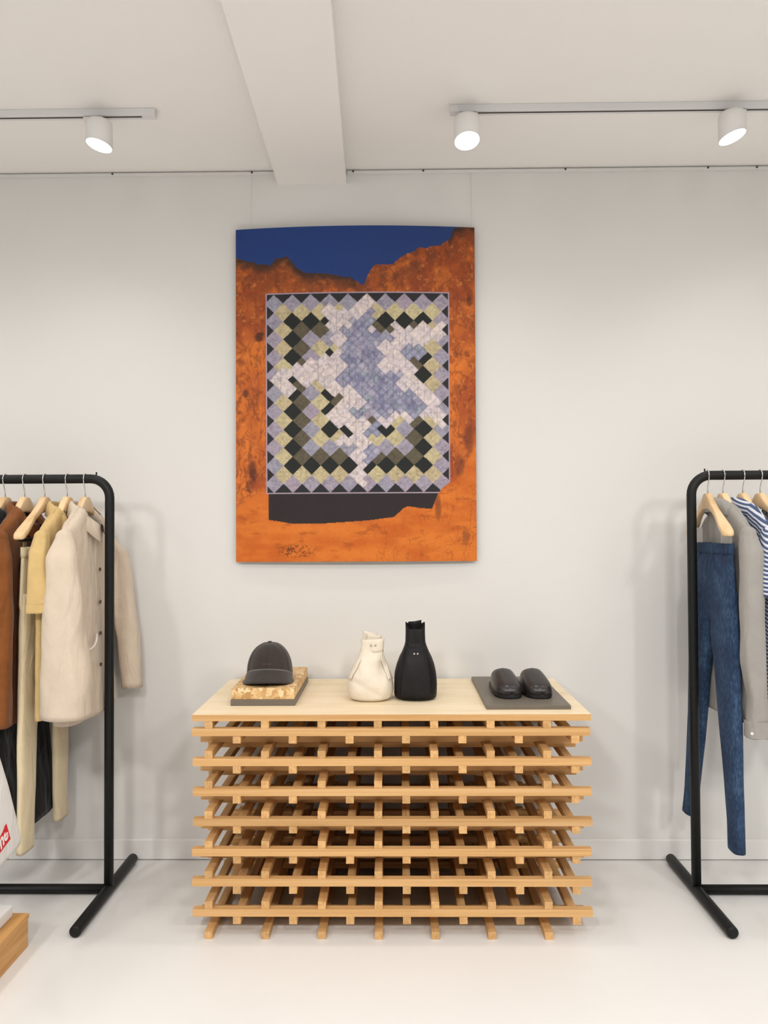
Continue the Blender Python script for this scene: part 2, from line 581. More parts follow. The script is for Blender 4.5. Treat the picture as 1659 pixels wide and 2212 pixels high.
# ------------------------------------------------------------------ poster
def poster():
    rng = np.random.RandomState(3)
    NX, NY = 420, 586
    X0, X1, Y0, Y1 = 508.0, 1028.0, 494.0, 1213.0       # picture frame in photo pixels, only for the layout of the print
    px = np.linspace(X0, X1, NX)
    py = np.linspace(Y0, Y1, NY)
    PX, PY = np.meshgrid(px, py)

    def vnoise(cx, cy, seed, px_=PX, py_=PY):
        r = np.random.RandomState(seed)
        g = r.rand(64, 64)
        u, v = px_ / cx, py_ / cy
        i, j = np.floor(u).astype(int), np.floor(v).astype(int)
        fu, fv = u - i, v - j
        fu, fv = fu * fu * (3 - 2 * fu), fv * fv * (3 - 2 * fv)
        a = g[j % 64, i % 64] * (1 - fu) + g[j % 64, (i + 1) % 64] * fu
        b = g[(j + 1) % 64, i % 64] * (1 - fu) + g[(j + 1) % 64, (i + 1) % 64] * fu
        return a * (1 - fv) + b * fv

    def fbm(cx, cy, seed, o=4):
        s, k, t = 0, 1.0, 0
        for q in range(o):
            s = s + k * vnoise(cx / 2 ** q, cy / 2 ** q, seed + q)
            t += k
            k *= 0.6
        return s / t

    def srgb(*c):
        return np.array([lin(x) for x in c])

    def mix(a, b, k):
        return a * (1 - k[..., None]) + b * k[..., None]

    img = np.zeros((NY, NX, 3))
    # deep blue sky
    img[:] = srgb(32, 60, 122)
    img = mix(img, srgb(42, 62, 104), np.clip((PX - 700) / 400, 0, 1) * 0.6)
    # rock walls
    sky = [(508, 556), (540, 566), (585, 574), (597, 563), (622, 559), (640, 578), (660, 592), (715, 599),
           (757, 605), (775, 616), (787, 622), (797, 600), (812, 577), (850, 577), (870, 560), (905, 543), (948, 536),
           (975, 520), (983, 498), (1030, 485)]
    sx = [p[0] for p in sky]
    sy = [p[1] for p in sky]
    edge = np.interp(PX, sx, sy) + (fbm(14, 14, 5) - 0.5) * 9
    rock = PY > edge
    n1 = fbm(46, 70, 11)
    n2 = fbm(15, 34, 21)
    n3 = fbm(7, 7, 31, 3)
    k1 = np.clip((n1 - 0.3) / 0.4, 0, 1)
    base = mix(np.broadcast_to(srgb(166, 78, 34), img.shape), srgb(214, 116, 44), k1)
    wx = PX + (fbm(40, 40, 23) - .5) * 60
    rd = np.abs(vnoise(13, 46, 25, wx, PY) * .6 + vnoise(6, 20, 26, wx, PY) * .4 - .5)
    base = mix(base, srgb(104, 48, 26), np.clip((0.085 - rd) / 0.085, 0, 1) * 0.62)
    base = mix(base, srgb(108, 50, 30), np.clip((0.40 - n2) / 0.14, 0, 1) * 0.55)
    base = mix(base, srgb(128, 58, 32), np.clip((800 - PY) / 220, 0, 1) * np.clip((fbm(30, 40, 27) - .30) / .3, 0, 1) * .65)
    base = mix(base, srgb(226, 140, 70), np.clip((n3 - 0.62) / 0.2, 0, 1) * 0.5)
    # dark rough crest on the higher parts
    crest = np.clip(1 - (PY - edge) / 110, 0, 1) * np.clip((fbm(18, 12, 41) - 0.36) / 0.2, 0, 1)
    base = mix(base, srgb(104, 56, 34), crest * 0.75)
    veg = np.clip(1 - (PY - edge) / 26, 0, 1) * ((PX < 770) | (PX > 970))
    base = mix(base, srgb(62, 44, 34), np.clip(veg * 1.3 * (0.4 + fbm(16, 9, 51)), 0, 0.95))
    # smooth sand ground along the bottom
    sand_edge = np.interp(PX, [508, 570, 620, 700, 790, 850, 870, 905, 935, 960, 985, 1030],
                          [1098, 1052, 1130, 1130, 1125, 1116, 1094, 1098, 1092, 1050, 1040, 960])
    sand = 1 / (1 + np.exp(-(PY - sand_edge) / 3.0))
    sd = mix(np.broadcast_to(srgb(196, 98, 32), img.shape), srgb(216, 120, 44), np.clip((fbm(60, 26, 61) - 0.3) / 0.4, 0, 1))
    sd = mix(sd, srgb(160, 78, 26), np.clip((0.36 - fbm(26, 12, 71)) / 0.12, 0, 1) * 0.6)
    cr = np.abs(fbm(20, 60, 81, 3) - 0.5)
    sd = mix(sd, srgb(140, 66, 26), np.clip((0.02 - cr) / 0.02, 0, 1) * 0.5 * (PX > 800))
    base = mix(base, sd, sand)
    # hollows in the rock at the two sides
    for (cx, cy, rx, ry, kk) in ((560, 728, 12, 10, .9), (530, 850, 7, 10, .8), (545, 1020, 9, 28, .75), (536, 1050, 7, 14, .6),
                                 (1012, 950, 11, 36, .55), (992, 1010, 12, 22, .55), (945, 1098, 7, 26, .55),
                                 (1015, 655, 6, 12, .6), (985, 770, 6, 8, .6), (1010, 768, 6, 8, .5), (1005, 1160, 9, 16, .5)):
        d = ((PX - cx) / rx) ** 2 + ((PY - cy) / ry) ** 2 + (fbm(9, 9, 91) - 0.5) * 1.4
        base = mix(base, srgb(70, 36, 28), np.clip(1.3 - d, 0, 1) * kk)
    img = np.where(rock[..., None], base, img)
    # dark desert shrub near the bottom
    d = ((PX - 640) / 46) ** 2 + ((PY - 1190) / 16) ** 2
    tw = np.abs(fbm(16, 9, 101, 3) - 0.5)
    img = mix(img, srgb(86, 46, 22), np.clip((0.055 - tw) / 0.03, 0, 1) * np.clip(1.2 - d, 0, 1))
    # dark back panel under the quilt
    low = np.interp(PX, [580, 612, 630, 700, 795, 850, 870, 880, 905, 932, 946], [1123, 1128, 1131, 1131, 1125, 1118, 1100, 1095, 1099, 1101, 1066])
    pan = (PX > 579) & (PX < 946) & (PY > 1063) & (PY < low)
    img = np.where(pan[..., None], srgb(44, 36, 38) * (0.85 + 0.3 * fbm(30, 30, 111)[..., None]), img)

    # ---- quilt
    cutx = np.interp(PY, [1030, 1045, 1056, 1070], [975, 970, 955, 944])
    inq = (PX > 574.5) & (PX < 971.5) & (PY > 636) & (PY < 1067) & (PX < cutx)
    qx, qy = (PX - 560) * 3.858, (PY - 620) * 3.858
    U = (qx - 124) / 155.5
    V = (qy - 148) / 149.5
    p, q = U + V, U - V
    ip, iq = np.round(p), np.round(q)
    cu, cv = (ip + iq) / 2, (ip - iq) / 2
    even = ((ip + iq) % 2) == 0
    ring = np.minimum(np.minimum(cu, 9 - cu), np.minimum(cv, 10 - cv))
    h = np.abs(np.sin(ip * 12.9898 + iq * 78.233) * 43758.5453) % 1.0
    cream = srgb(196, 184, 146)
    greyb = srgb(152, 150, 166)
    lilac = srgb(166, 152, 168)
    black = srgb(30, 33, 32)
    brown = srgb(94, 86, 70)
    qc = np.zeros_like(img)
    qc[:] = black
    g = mix(np.broadcast_to(greyb, img.shape), lilac, h)
    yel = mix(np.broadcast_to(cream, img.shape), srgb(188, 172, 138), h)
    for cond, colr in ((even & (ring == 0), g), (~even & (ring == 0.5), yel), (even & (ring == 1), None),
                       (~even & (ring == 1.5), 'b'), (even & (ring == 2), g), (~even & (ring == 2.5), yel),
                       (even & (ring == 3), None), (~even & (ring == 3.5), 'b'), (even & (ring >= 4), g), (~even & (ring >= 4), yel)):
        c = np.broadcast_to(black, img.shape) if colr is None else (np.broadcast_to(brown, img.shape) if isinstance(colr, str) else colr)
        qc = np.where(cond[..., None], c, qc)
    # quarter patches of the star
    sp_, sq_ = (np.floor((p + .5) * 2) + .5) / 2 - .5, (np.floor((q + .5) * 2) + .5) / 2 - .5
    su, sv = (sp_ + sq_) / 2, (sp_ - sq_) / 2
    SX, SY = su * 155.5 + 124, sv * 149.5 + 148
    h2 = np.abs(np.sin(sp_ * 91.7 + sq_ * 47.3) * 24634.6345) % 1.0

    def inside(poly):
        r = np.zeros(SX.shape, bool)
        n = len(poly)
        for i in range(n):
            (ax_, ay), (bx, by) = poly[i], poly[(i + 1) % n]
            if ay == by:
                continue
            c = ((ay > SY) != (by > SY)) & (SX < (bx - ax_) * (SY - ay) / (by - ay) + ax_)
            r ^= c
        return r

    Wp = [(910, 75), (985, 150), (950, 190), (960, 330), (1000, 400), (1060, 460), (1140, 305), (1220, 375), (1255, 345), (1295, 375),
          (1370, 310), (1440, 375), (1510, 310), (1575, 385), (1500, 455), (1450, 440), (1380, 520), (1390, 600), (1260, 590), (1250, 640),
          (1300, 700), (1290, 760), (1380, 850), (1500, 905), (1430, 985), (1480, 960), (1575, 1065), (1580, 1130), (1500, 1195), (1420, 1100),
          (1330, 1100), (1250, 1165), (1180, 1085), (1130, 1090), (1050, 1180), (980, 1110), (900, 1080), (935, 1240), (930, 1320), (880, 1380),
          (895, 1710), (745, 1560), (820, 1490), (745, 1415), (800, 1340), (710, 1330), (635, 1290), (700, 1230), (780, 1260), (700, 1165),
          (610, 1145), (560, 1075), (700, 940), (600, 890), (540, 860), (480, 790), (390, 860), (260, 760), (320, 850), (250, 920), (65, 815),
          (180, 690), (290, 690), (330, 650), (390, 670), (440, 600), (510, 610), (560, 560), (600, 600), (640, 560), (650, 500), (600, 400),
          (570, 340), (600, 310), (525, 225), (600, 165), (760, 215), (830, 150)]
    Bp = [(790, 270), (850, 300), (950, 210), (975, 280), (930, 390), (1060, 440), (1130, 440), (1050, 470), (1000, 520), (1060, 600),
          (990, 680), (1060, 740), (1110, 690), (1200, 760), (1140, 830), (1230, 880), (1330, 930), (1390, 1010), (1300, 1090), (1200, 1080),
          (1100, 1080), (980, 1110), (900, 1070), (830, 1110), (760, 1060), (900, 970), (850, 900), (740, 830), (700, 890), (620, 800),
          (720, 690), (700, 600), (700, 520), (760, 450), (690, 380), (760, 330)]
    B2 = [(1230, 495), (1365, 495), (1390, 600), (1340, 660), (1260, 610), (1200, 560)]
    B3 = [(880, 1180), (990, 1150), (1000, 1240), (900, 1260)]
    B4 = [(870, 1380), (960, 1310), (1010, 1400), (900, 1460)]
    pale = mix(np.broadcast_to(srgb(206, 194, 200), img.shape), srgb(218, 204, 200), h2)
    blue = mix(np.broadcast_to(srgb(140, 144, 166), img.shape), srgb(156, 152, 176), h2)
    blue = mix(blue, srgb(144, 158, 164), (h2 > 0.85) * 0.6)
    blue = mix(blue, srgb(186, 178, 192), (h2 < 0.22) * 0.55)
    leaf = np.abs(np.sin(p * math.pi * 2) * np.sin(q * math.pi * 2))
    blue = blue * (0.72 + 0.42 * np.sqrt(leaf))[..., None]
    pale = pale * (0.86 + 0.20 * np.sqrt(leaf))[..., None]
    blue = mix(blue, srgb(100, 98, 138), np.clip((fbm(14, 20, 135) - .52) / .1, 0, 1) * 0.45)
    qc = np.where(inside(Wp)[..., None], pale, qc)
    for bp in (Bp, B2, B3, B4):
        qc = np.where(inside(bp)[..., None], blue, qc)
    # outside the zig-zag edge: dark triangles
    out = (cu < -0.01) | (cu > 9.01) | (cv < -0.01) | (cv > 10.01)
    qc = np.where(out[..., None], srgb(40, 38, 42), qc)
    dark = qc.sum(-1) < 0.12
    cre = np.abs(fbm(11, 9, 121, 4) - 0.5)
    cre2 = fbm(5, 5, 131, 2)
    qn = 1.0 - np.clip((0.06 - cre) / 0.06, 0, 1) * 0.30 + (cre2 - 0.5) * 0.42
    # small window-like stitched marks on the pale star
    mk = (np.abs(((qx / 52) % 1) - 0.5) < 0.10) & (vnoise(9, 14, 141) > 0.52) & inside(Wp)
    qn = np.where(mk, qn * 0.76, qn)
    qc = qc * np.where(dark, 1.0, qn)[..., None]
    rim = (PX < 577) | (PX > 969) | (PY < 639) | (PY > 1064.5)
    qc = np.where(rim[..., None], srgb(168, 152, 168), qc)
    img = np.where(inq[..., None], qc, img)
    img = img * (0.96 + 0.08 * rng.rand(NY, NX, 1))
    img = np.clip(img * 1.0, 0, 0.9)

    # ---- geometry: a stiff sheet bowed towards the room
    tl, br = at(508, 496, YW - 0.03), at(1028, 1213, YW - 0.03)
    tl2, br2 = at(1027, 492, YW - 0.03), at(511, 1213, YW - 0.03)
    x0, x1 = (tl.x + br2.x) / 2, (br.x + tl2.x) / 2
    z1, z0 = (tl.z + tl2.z) / 2, (br.z + br2.z) / 2
    w, h_ = x1 - x0, z1 - z0
    root = thing('hanging_poster', 'large bowed poster of a patchwork quilt in an orange canyon', 'poster',
                 ((x0 + x1) / 2, YW - 0.026, z0))
    bow = 0.036

    def ysurf(s, zz):
        return -bow * (1 - s * s) * (0.35 + 0.65 * zz)

    ss = np.linspace(-1, 1, NX)
    zz = np.linspace(1, 0, NY)
    SS, ZZ = np.meshgrid(ss, zz)
    co = np.empty((NY, NX, 3), np.float32)
    co[..., 0] = SS * w / 2
    co[..., 1] = -bow * (1 - SS ** 2) * (0.35 + 0.65 * ZZ) - 0.0030
    co[..., 2] = ZZ * h_
    idx = np.arange(NX * NY).reshape(NY, NX)
    quads = np.stack([idx[1:, :-1], idx[1:, 1:], idx[:-1, 1:], idx[:-1, :-1]], -1).reshape(-1, 4).astype(np.int32)
    me = bpy.data.meshes.new('print')
    me.vertices.add(NX * NY)
    me.vertices.foreach_set('co', co.ravel())
    nq = len(quads)
    me.loops.add(nq * 4)
    me.loops.foreach_set('vertex_index', quads.ravel())
    me.polygons.add(nq)
    me.polygons.foreach_set('loop_start', np.arange(0, nq * 4, 4, dtype=np.int32))
    me.polygons.foreach_set('loop_total', np.full(nq, 4, dtype=np.int32))
    me.update(calc_edges=True)
    me.polygons.foreach_set('use_smooth', [True] * nq)
    ca = me.color_attributes.new('print_colour', 'FLOAT_COLOR', 'POINT')
    rgba = np.ones((NY, NX, 4), np.float32)
    rgba[..., :3] = img
    ca.data.foreach_set('color', rgba.ravel())
    m, nt, b = base_mat('poster_print')
    at_ = node(nt, 'ShaderNodeVertexColor', layer_name='print_colour')
    tn = node(nt, 'ShaderNodeTexNoise', Scale=160.0, Detail=3.0)
    nt.links.new(coords(nt), tn.inputs['Vector'])
    mr = node(nt, 'ShaderNodeMapRange')
    mr.inputs['To Min'].default_value = 0.88
    mr.inputs['To Max'].default_value = 1.12
    nt.links.new(tn.outputs['Fac'], mr.inputs['Value'])
    hs = node(nt, 'ShaderNodeHueSaturation')
    nt.links.new(mr.outputs[0], hs.inputs['Value'])
    nt.links.new(at_.outputs['Color'], hs.inputs['Color'])
    nt.links.new(hs.outputs[0], b.inputs['Base Color'])
    b.inputs['Roughness'].default_value = 0.55
    b.inputs['Specular IOR Level'].default_value = 0.25
    me.materials.append(m)
    o = bpy.data.objects.new('print', me)
    COL.objects.link(o)
    o.parent = root
    # backing sheet with its own thickness
    rings = []
    n = 90
    for k_ in range(n + 1):
        s = -1 + 2 * k_ / n
        x = s * w / 2
        yt, yb = ysurf(s, 1), ysurf(s, 0)
        rings.append([(x, yt - 0.0018, h_), (x, yb - 0.0018, 0), (x, yb + 0.0035, 0), (x, yt + 0.0035, h_)])
    mesh_obj('backing_sheet', *loft(rings), plain('poster_edge', rgb(70, 52, 58), 0.7), root)
    for (pxx) in (543, 1018):
        xx = at(pxx, 430, YW - 0.02).x - (x0 + x1) / 2
        s = xx / (w / 2)
        mesh_obj('hanging_wire', *tube([(xx, ysurf(s, 1) + 0.0025, h_ - 0.01), (xx, 0.018, ZC - z0 - 0.015)], 0.0009, 8),
                 plain('nylon_wire', (0.62, 0.6, 0.57, 1), 0.4), root)


poster()

# ------------------------------------------------------------------ slatted display table
SL = 0.0255
YF_T = at(850, 1541, 2.644).y
pA, pB = at(415, 1560, 2.644), at(1277, 1560, 2.644)
TX0, TX1 = pA.x, pB.x
TD = YW - 0.021 - 2.644           # depth
tw = TX1 - TX0
ZTOP = 29 * SL + 0.0225
table = thing('slatted_display_table', 'pale pine display table made of stacked crossing slats', 'display table',
              ((TX0 + TX1) / 2, 2.644 + TD / 2, 0))
long_me = None
cross_me = None


def slat(me_key, dims, loc, rz):
    global long_me, cross_me
    src = long_me if me_key == 'l' else cross_me
    if src is None:
        L, b_, h_ = dims
        o = mesh_obj('slat', *box(-L / 2, L / 2, -b_ / 2, b_ / 2, -h_ / 2, h_ / 2), M_SLAT, table)
        if me_key == 'l':
            long_me = o.data
        else:
            cross_me = o.data
    else:
        o = bpy.data.objects.new('slat', src)
        COL.objects.link(o)
        o.parent = table
    o.location = loc
    o.rotation_euler = (0, 0, rz)
    return o


half = tw / 2
y_front = -TD / 2
TXC = (TX0 + TX1) / 2
xs_D = [at(p_, 1565, 2.644).x - TXC for p_ in (450, 572, 694, 816, 938, 1060, 1182)]
xs_B = [at(p_, 1596, 2.644).x - TXC for p_ in (511, 632, 755, 877, 999, 1121, 1243)]
sp = (TD - 0.026) / 3
ys_A = [y_front + 0.0132 + d_ for d_ in (0, .225, TD - .0264)]
ys_C = [y_front + 0.0132 + d_ for d_ in (.112, .49)]
EPS = 0.0003
for layer in range(29):
    zc = (layer + 0.5) * SL
    kind = 'DCBA'[layer % 4]
    if kind in 'AC':
        for y in (ys_A if kind == 'A' else ys_C):
            slat('l', (tw - 0.002, 0.026, SL - EPS), (random.uniform(-0.002, 0.002), y, zc), 0)
    else:
        for x in (xs_D if kind == 'D' else xs_B):
            slat('c', (TD - 0.004, 0.027, SL - EPS), (x, random.uniform(-0.0015, 0.0015), zc), math.pi / 2)
top_ = box_obj('tabletop', (-half, half, -TD / 2 + .0015, TD / 2, 29 * SL, ZTOP), M_TOP, table, 0.0008)
mesh_obj('shaded_edge_strip', *box(-half, half, -TD / 2, -TD / 2 + .0014, 29 * SL, ZTOP - .0006), M_SLAT, top_)  # end-grain edge; its weaker light is also put into the darker colour


# ------------------------------------------------------------------ things on the table
def on_table(px, py, z=ZTOP):
    """world point on the horizontal plane z seen at a pixel"""
    d = ROT @ Vector(((px - W_PX / 2) / F_PX, -(py - H_PX / 2) / F_PX, -1.0))
    return Vector((0, 0, CAM_H)) + d * ((z - CAM_H) / d.z)


# strand-board plinth on its grey base
a = on_table(498, 1525)
b = on_table(637, 1525)
pw = b.x - a.x
pd = 0.43
hp = thing('display_plinth', 'strand board block on a grey base under the cap', 'plinth', ((a.x + b.x) / 2, a.y + pd / 2, ZTOP))
box_obj('base_slab', (-pw / 2, pw / 2, -pd / 2, pd / 2, 0.0002, 0.022), M_GREY_SLAB, hp, 0.001)
box_obj('strand_board_block', (-pw / 2 + 0.003, pw / 2 - 0.003, -pd / 2 + 0.004, pd / 2 - 0.004, 0.0222, 0.0622), M_OSB, hp, 0.0015)
ZB = ZTOP + 0.0622


def make_cap():
    c = on_table(584, 1449, ZB)
    yc = 2.945
    x = at(583, 1440, yc).x
    root = thing('baseball_cap', 'dark brown curved-brim cap on the strand board block', 'cap', (x, yc, ZB), rz=R(3))
    A, B, Hh = 0.0865, 0.098, 0.140
    n = 48
    rings = []
    for i in range(15):
        t = i / 14 * math.pi / 2
        rr = math.cos(t) ** 0.80
        z = 0.014 + (Hh - 0.014) * math.sin(t) ** 1.0
        ring = []
        for j in range(n):
            ph = 2 * math.pi * j / n
            seam = 1 - 0.012 * max(0, math.cos(3 * ph * 2 / 2 + math.pi / 2) ** 40)
            r = max(rr, 0.02) * seam
            lift = 0.012 * max(0, -math.sin(ph)) * (1 - i / 14)      # front rises over the brim
            bulge = 1.0 + 0.03 * math.sin(math.pi * i / 14)
            ring.append((A * r * math.cos(ph) * bulge, B * r * math.sin(ph) * bulge, z + lift))
        rings.append(ring)
    crown = mesh_obj('crown', *loft(rings, True, False, True), M_CAP, root, True)
    sd = crown.modifiers.new('thickness', 'SOLIDIFY')
    sd.thickness = 0.002
    mesh_obj('lining', *loft([[(p[0] * 0.95, p[1] * 0.95, p[2] - 0.004) for p in r] for r in rings[:9]], True, True, True), M_CAP_IN, crown, True)
    # stitched seams of the six panels
    for s_ in range(6):
        ph = math.pi / 6 + s_ * math.pi / 3 - math.pi / 6 + math.pi / 2
        path = []
        for i in range(0, 15):
            t = i / 14 * math.pi / 2
            rr = max(math.cos(t) ** 0.80, 0.02)
            bulge = 1.0 + 0.03 * math.sin(math.pi * i / 14)
            z = 0.014 + (Hh - 0.014) * math.sin(t) + 0.012 * max(0, -math.sin(ph)) * (1 - i / 14)
            path.append((A * rr * math.cos(ph) * bulge * 1.002, B * rr * math.sin(ph) * bulge * 1.002, z))
        mesh_obj('panel_seam', *tube(path, 0.0011, 6), M_CAP, crown, True)
    mesh_obj('top_button', *loft([[(math.cos(2 * math.pi * j / 16) * r, math.sin(2 * math.pi * j / 16) * r, Hh + z) for j in range(16)]
                                  for r, z in ((0.0085, -0.002), (0.0085, 0.002), (0.006, 0.0045), (0.002, 0.0052))]), M_CAP, root, True)
    # curved brim
    top, bot = [], []
    m = 33
    k_ = 9
    for i in range(k_):
        r = i / (k_ - 1)
        rt, rb = [], []
        for j in range(m):
            s = -1 + 2 * j / (m - 1)
            ph = s * R(84)
            bx, by = A * 1.005 * math.sin(ph), -B * 1.0 * math.cos(ph)
            ext = 0.062 * (max(0.0, 1 - s * s)) ** 0.42
            xx = bx + r * 0.020 * s * (1 - s * s) ** 0.3 * (1 if abs(s) < 1 else 0)
            yy = by - r * ext
            zz = 0.057 - 0.034 * s * s - r * (0.038 * (1 - 0.30 * s * s)) - r * 0.010 * s * s
            zz = max(zz, 0.0045 + .003 * (1 - r))
            rt.append((xx, yy, zz))
            rb.append((xx, yy, zz - 0.0035))
        top.append(rt)
        bot.append(rb)
    rows = [bot[-1 - i] for i in range(k_)] + top
    rows = rows + [rows[0]]
    mesh_obj('brim', *loft(rows, False, False, False), M_CAP, root, True)
    # small faded tone-on-tone lettering marks on the front, too worn to read: three low embroidered bars
    for i, (dx, wv) in enumerate(((-0.011, 0.0045), (0.0, 0.006), (0.011, 0.005))):
        zq = 0.072
        t = math.asin((zq - 0.014) / (Hh - 0.014))
        yq = -B * math.cos(t) ** 0.80 * (1.0 + 0.03 * math.sin(math.pi * t / (math.pi / 2)))
        mesh_obj('embroidered_mark', *box(dx - wv / 2, dx + wv / 2, yq - 0.0016, yq + 0.004, zq - 0.0036, zq + 0.0036),
                 MATS.get('faded_thread') or plain('faded_thread', rgb(92, 74, 68), 0.9), crown)
    return root


make_cap()


def sup_ring(cx, cy, z, rx, ry, n=40, e=2.6, f=None):
    out = []
    for j in range(n):
        t = 2 * math.pi * j / n
        c, s = math.cos(t), math.sin(t)
        x = math.copysign(abs(c) ** (2 / e), c) * rx
        y = math.copysign(abs(s) ** (2 / e), s) * ry
        p = (cx + x, cy + y, z)
        out.append(f(p, t) if f else p)
    return out


def make_white_bag():
    y = 2.885
    x = at(800, 1500, y).x
    root = thing('bucket_bag', 'small cream leather bag with folded neck beside the black bag', 'bag', (x, y, ZTOP), 'small leather bags')
    prof = [(0.0, .058, .050, 0), (0.004, .072, .062, 0), (0.014, .081, .069, 0), (0.035, .0865, .073, 0), (0.06, .0865, .073, 0),
            (0.085, .081, .069, 0), (0.11, .071, .062, .001), (0.135, .059, .053, .002), (0.16, .047, .044, .004), (0.18, .041, .037, .006),
            (0.20, .041, .034, .008), (0.222, .044, .033, .009)]

    def dent(p, t):
        px_, py_, pz = p
        k = 1 + 0.045 * nz(px_ * 22, py_ * 22, pz * 24 + 3) * min(1, pz / 0.02)
        # hollow on the right shoulder and a crease low on the left
        d = ((px_ - .050) / .026) ** 2 + ((pz - .122) / .030) ** 2
        hollow = 0.026 * math.exp(-d) if py_ < 0 else 0
        d2 = abs((pz - .060) + 0.55 * (px_ + .03)) / .010
        cr = 0.005 * math.exp(-d2 * d2) if (py_ < 0 and px_ < .035) else 0
        return (px_ * k, py_ * k + hollow + cr, pz)
    rings = []
    N = 34
    for i in range(N + 1):
        z = 0.222 * i / N
        zz = [p[0] for p in prof]
        rx = smooth_or(prof, z, 1)
        ry = smooth_or(prof, z, 2)
        cx = smooth_or(prof, z, 3)
        e = 2.4 if z < .15 else 3.2
        rings.append(sup_ring(cx, 0, z, rx, ry, 56, e, dent))
    top = rings[-1]
    rings.append([(p[0] * .93 + .0006, p[1] * .9, .219) for p in top])
    rings.append([(p[0] * .90 + .0009, p[1] * .86, .19) for p in top])
    mesh_obj('bag_body', *loft(rings, True, True, True), M_BAG_W, root, True)
    # folded top flaps, turned over the rim one behind the other
    for (x0, x1, y0, z0, z1, tilt) in ((-.030, .022, .020, .205, .244, -.010), (-.016, .040, .004, .205, .236, -.004), (-.034, .050, -.036, .176, .226, .004)):
        pts = []
        nseg = 10
        for zi in range(5):
            z = z0 + (z1 - z0) * zi / 4
            row = []
            for k in range(nseg + 1):
                s = k / nseg
                row.append((x0 + (x1 - x0) * s + .004 * zi / 4, y0 + .010 * (2 * s - 1) ** 2 * (1 if y0 > 0 else .9) + .002 * math.sin(s * 7), z + tilt * (s - .5) * 1.5))
            pts.append(row)
        o = mesh_obj('folded_flap', *loft(pts, False, False, False), M_BAG_W, root, True)
        md = o.modifiers.new('thickness', 'SOLIDIFY')
        md.thickness = 0.003
    # pale side panels lying on the body from the neck to the shoulders
    for th0, th1 in ((R(196), R(232)), (R(308), R(344))):
        rows = []
        for i in range(15):
            z = .192 - .112 * i / 14
            rx, ry, cx = smooth_or(prof, z, 1), smooth_or(prof, z, 2), smooth_or(prof, z, 3)
            wk = .45 + .55 * math.sin(math.pi * min(1, i / 12))
            mid_ = (th0 + th1) / 2
            row = []
            for k in range(7):
                th = mid_ + (k / 6 - .5) * (th1 - th0) * wk
                e = 2.4
                c_, s_ = math.cos(th), math.sin(th)
                p = (cx + math.copysign(abs(c_) ** (2 / e), c_) * rx, math.copysign(abs(s_) ** (2 / e), s_) * ry, z)
                d = dent(p, th)
                row.append((d[0] * 1.02 + math.copysign(.002, c_), d[1] * 1.02 - .002, z))
            rows.append(row)
        o = mesh_obj('side_panel', *loft(rows, False, False, False), M_BAG_W, root, True)
        md = o.modifiers.new('thickness', 'SOLIDIFY')
        md.thickness = 0.002
    for dx in (-.002, .015):
        mesh_obj('eyelet', *cyl((dx + .006, -.0395, .2035), (dx + .006, -.030, .2035), .0036, 14), M_EYE_D, root)
    return root


def smooth_or(prof, z, k):
    for p0, p1 in zip(prof, prof[1:]):
        if z <= p1[0]:
            t = (z - p0[0]) / (p1[0] - p0[0])
            return p0[k] + (p1[k] - p0[k]) * t
    return prof[-1][k]


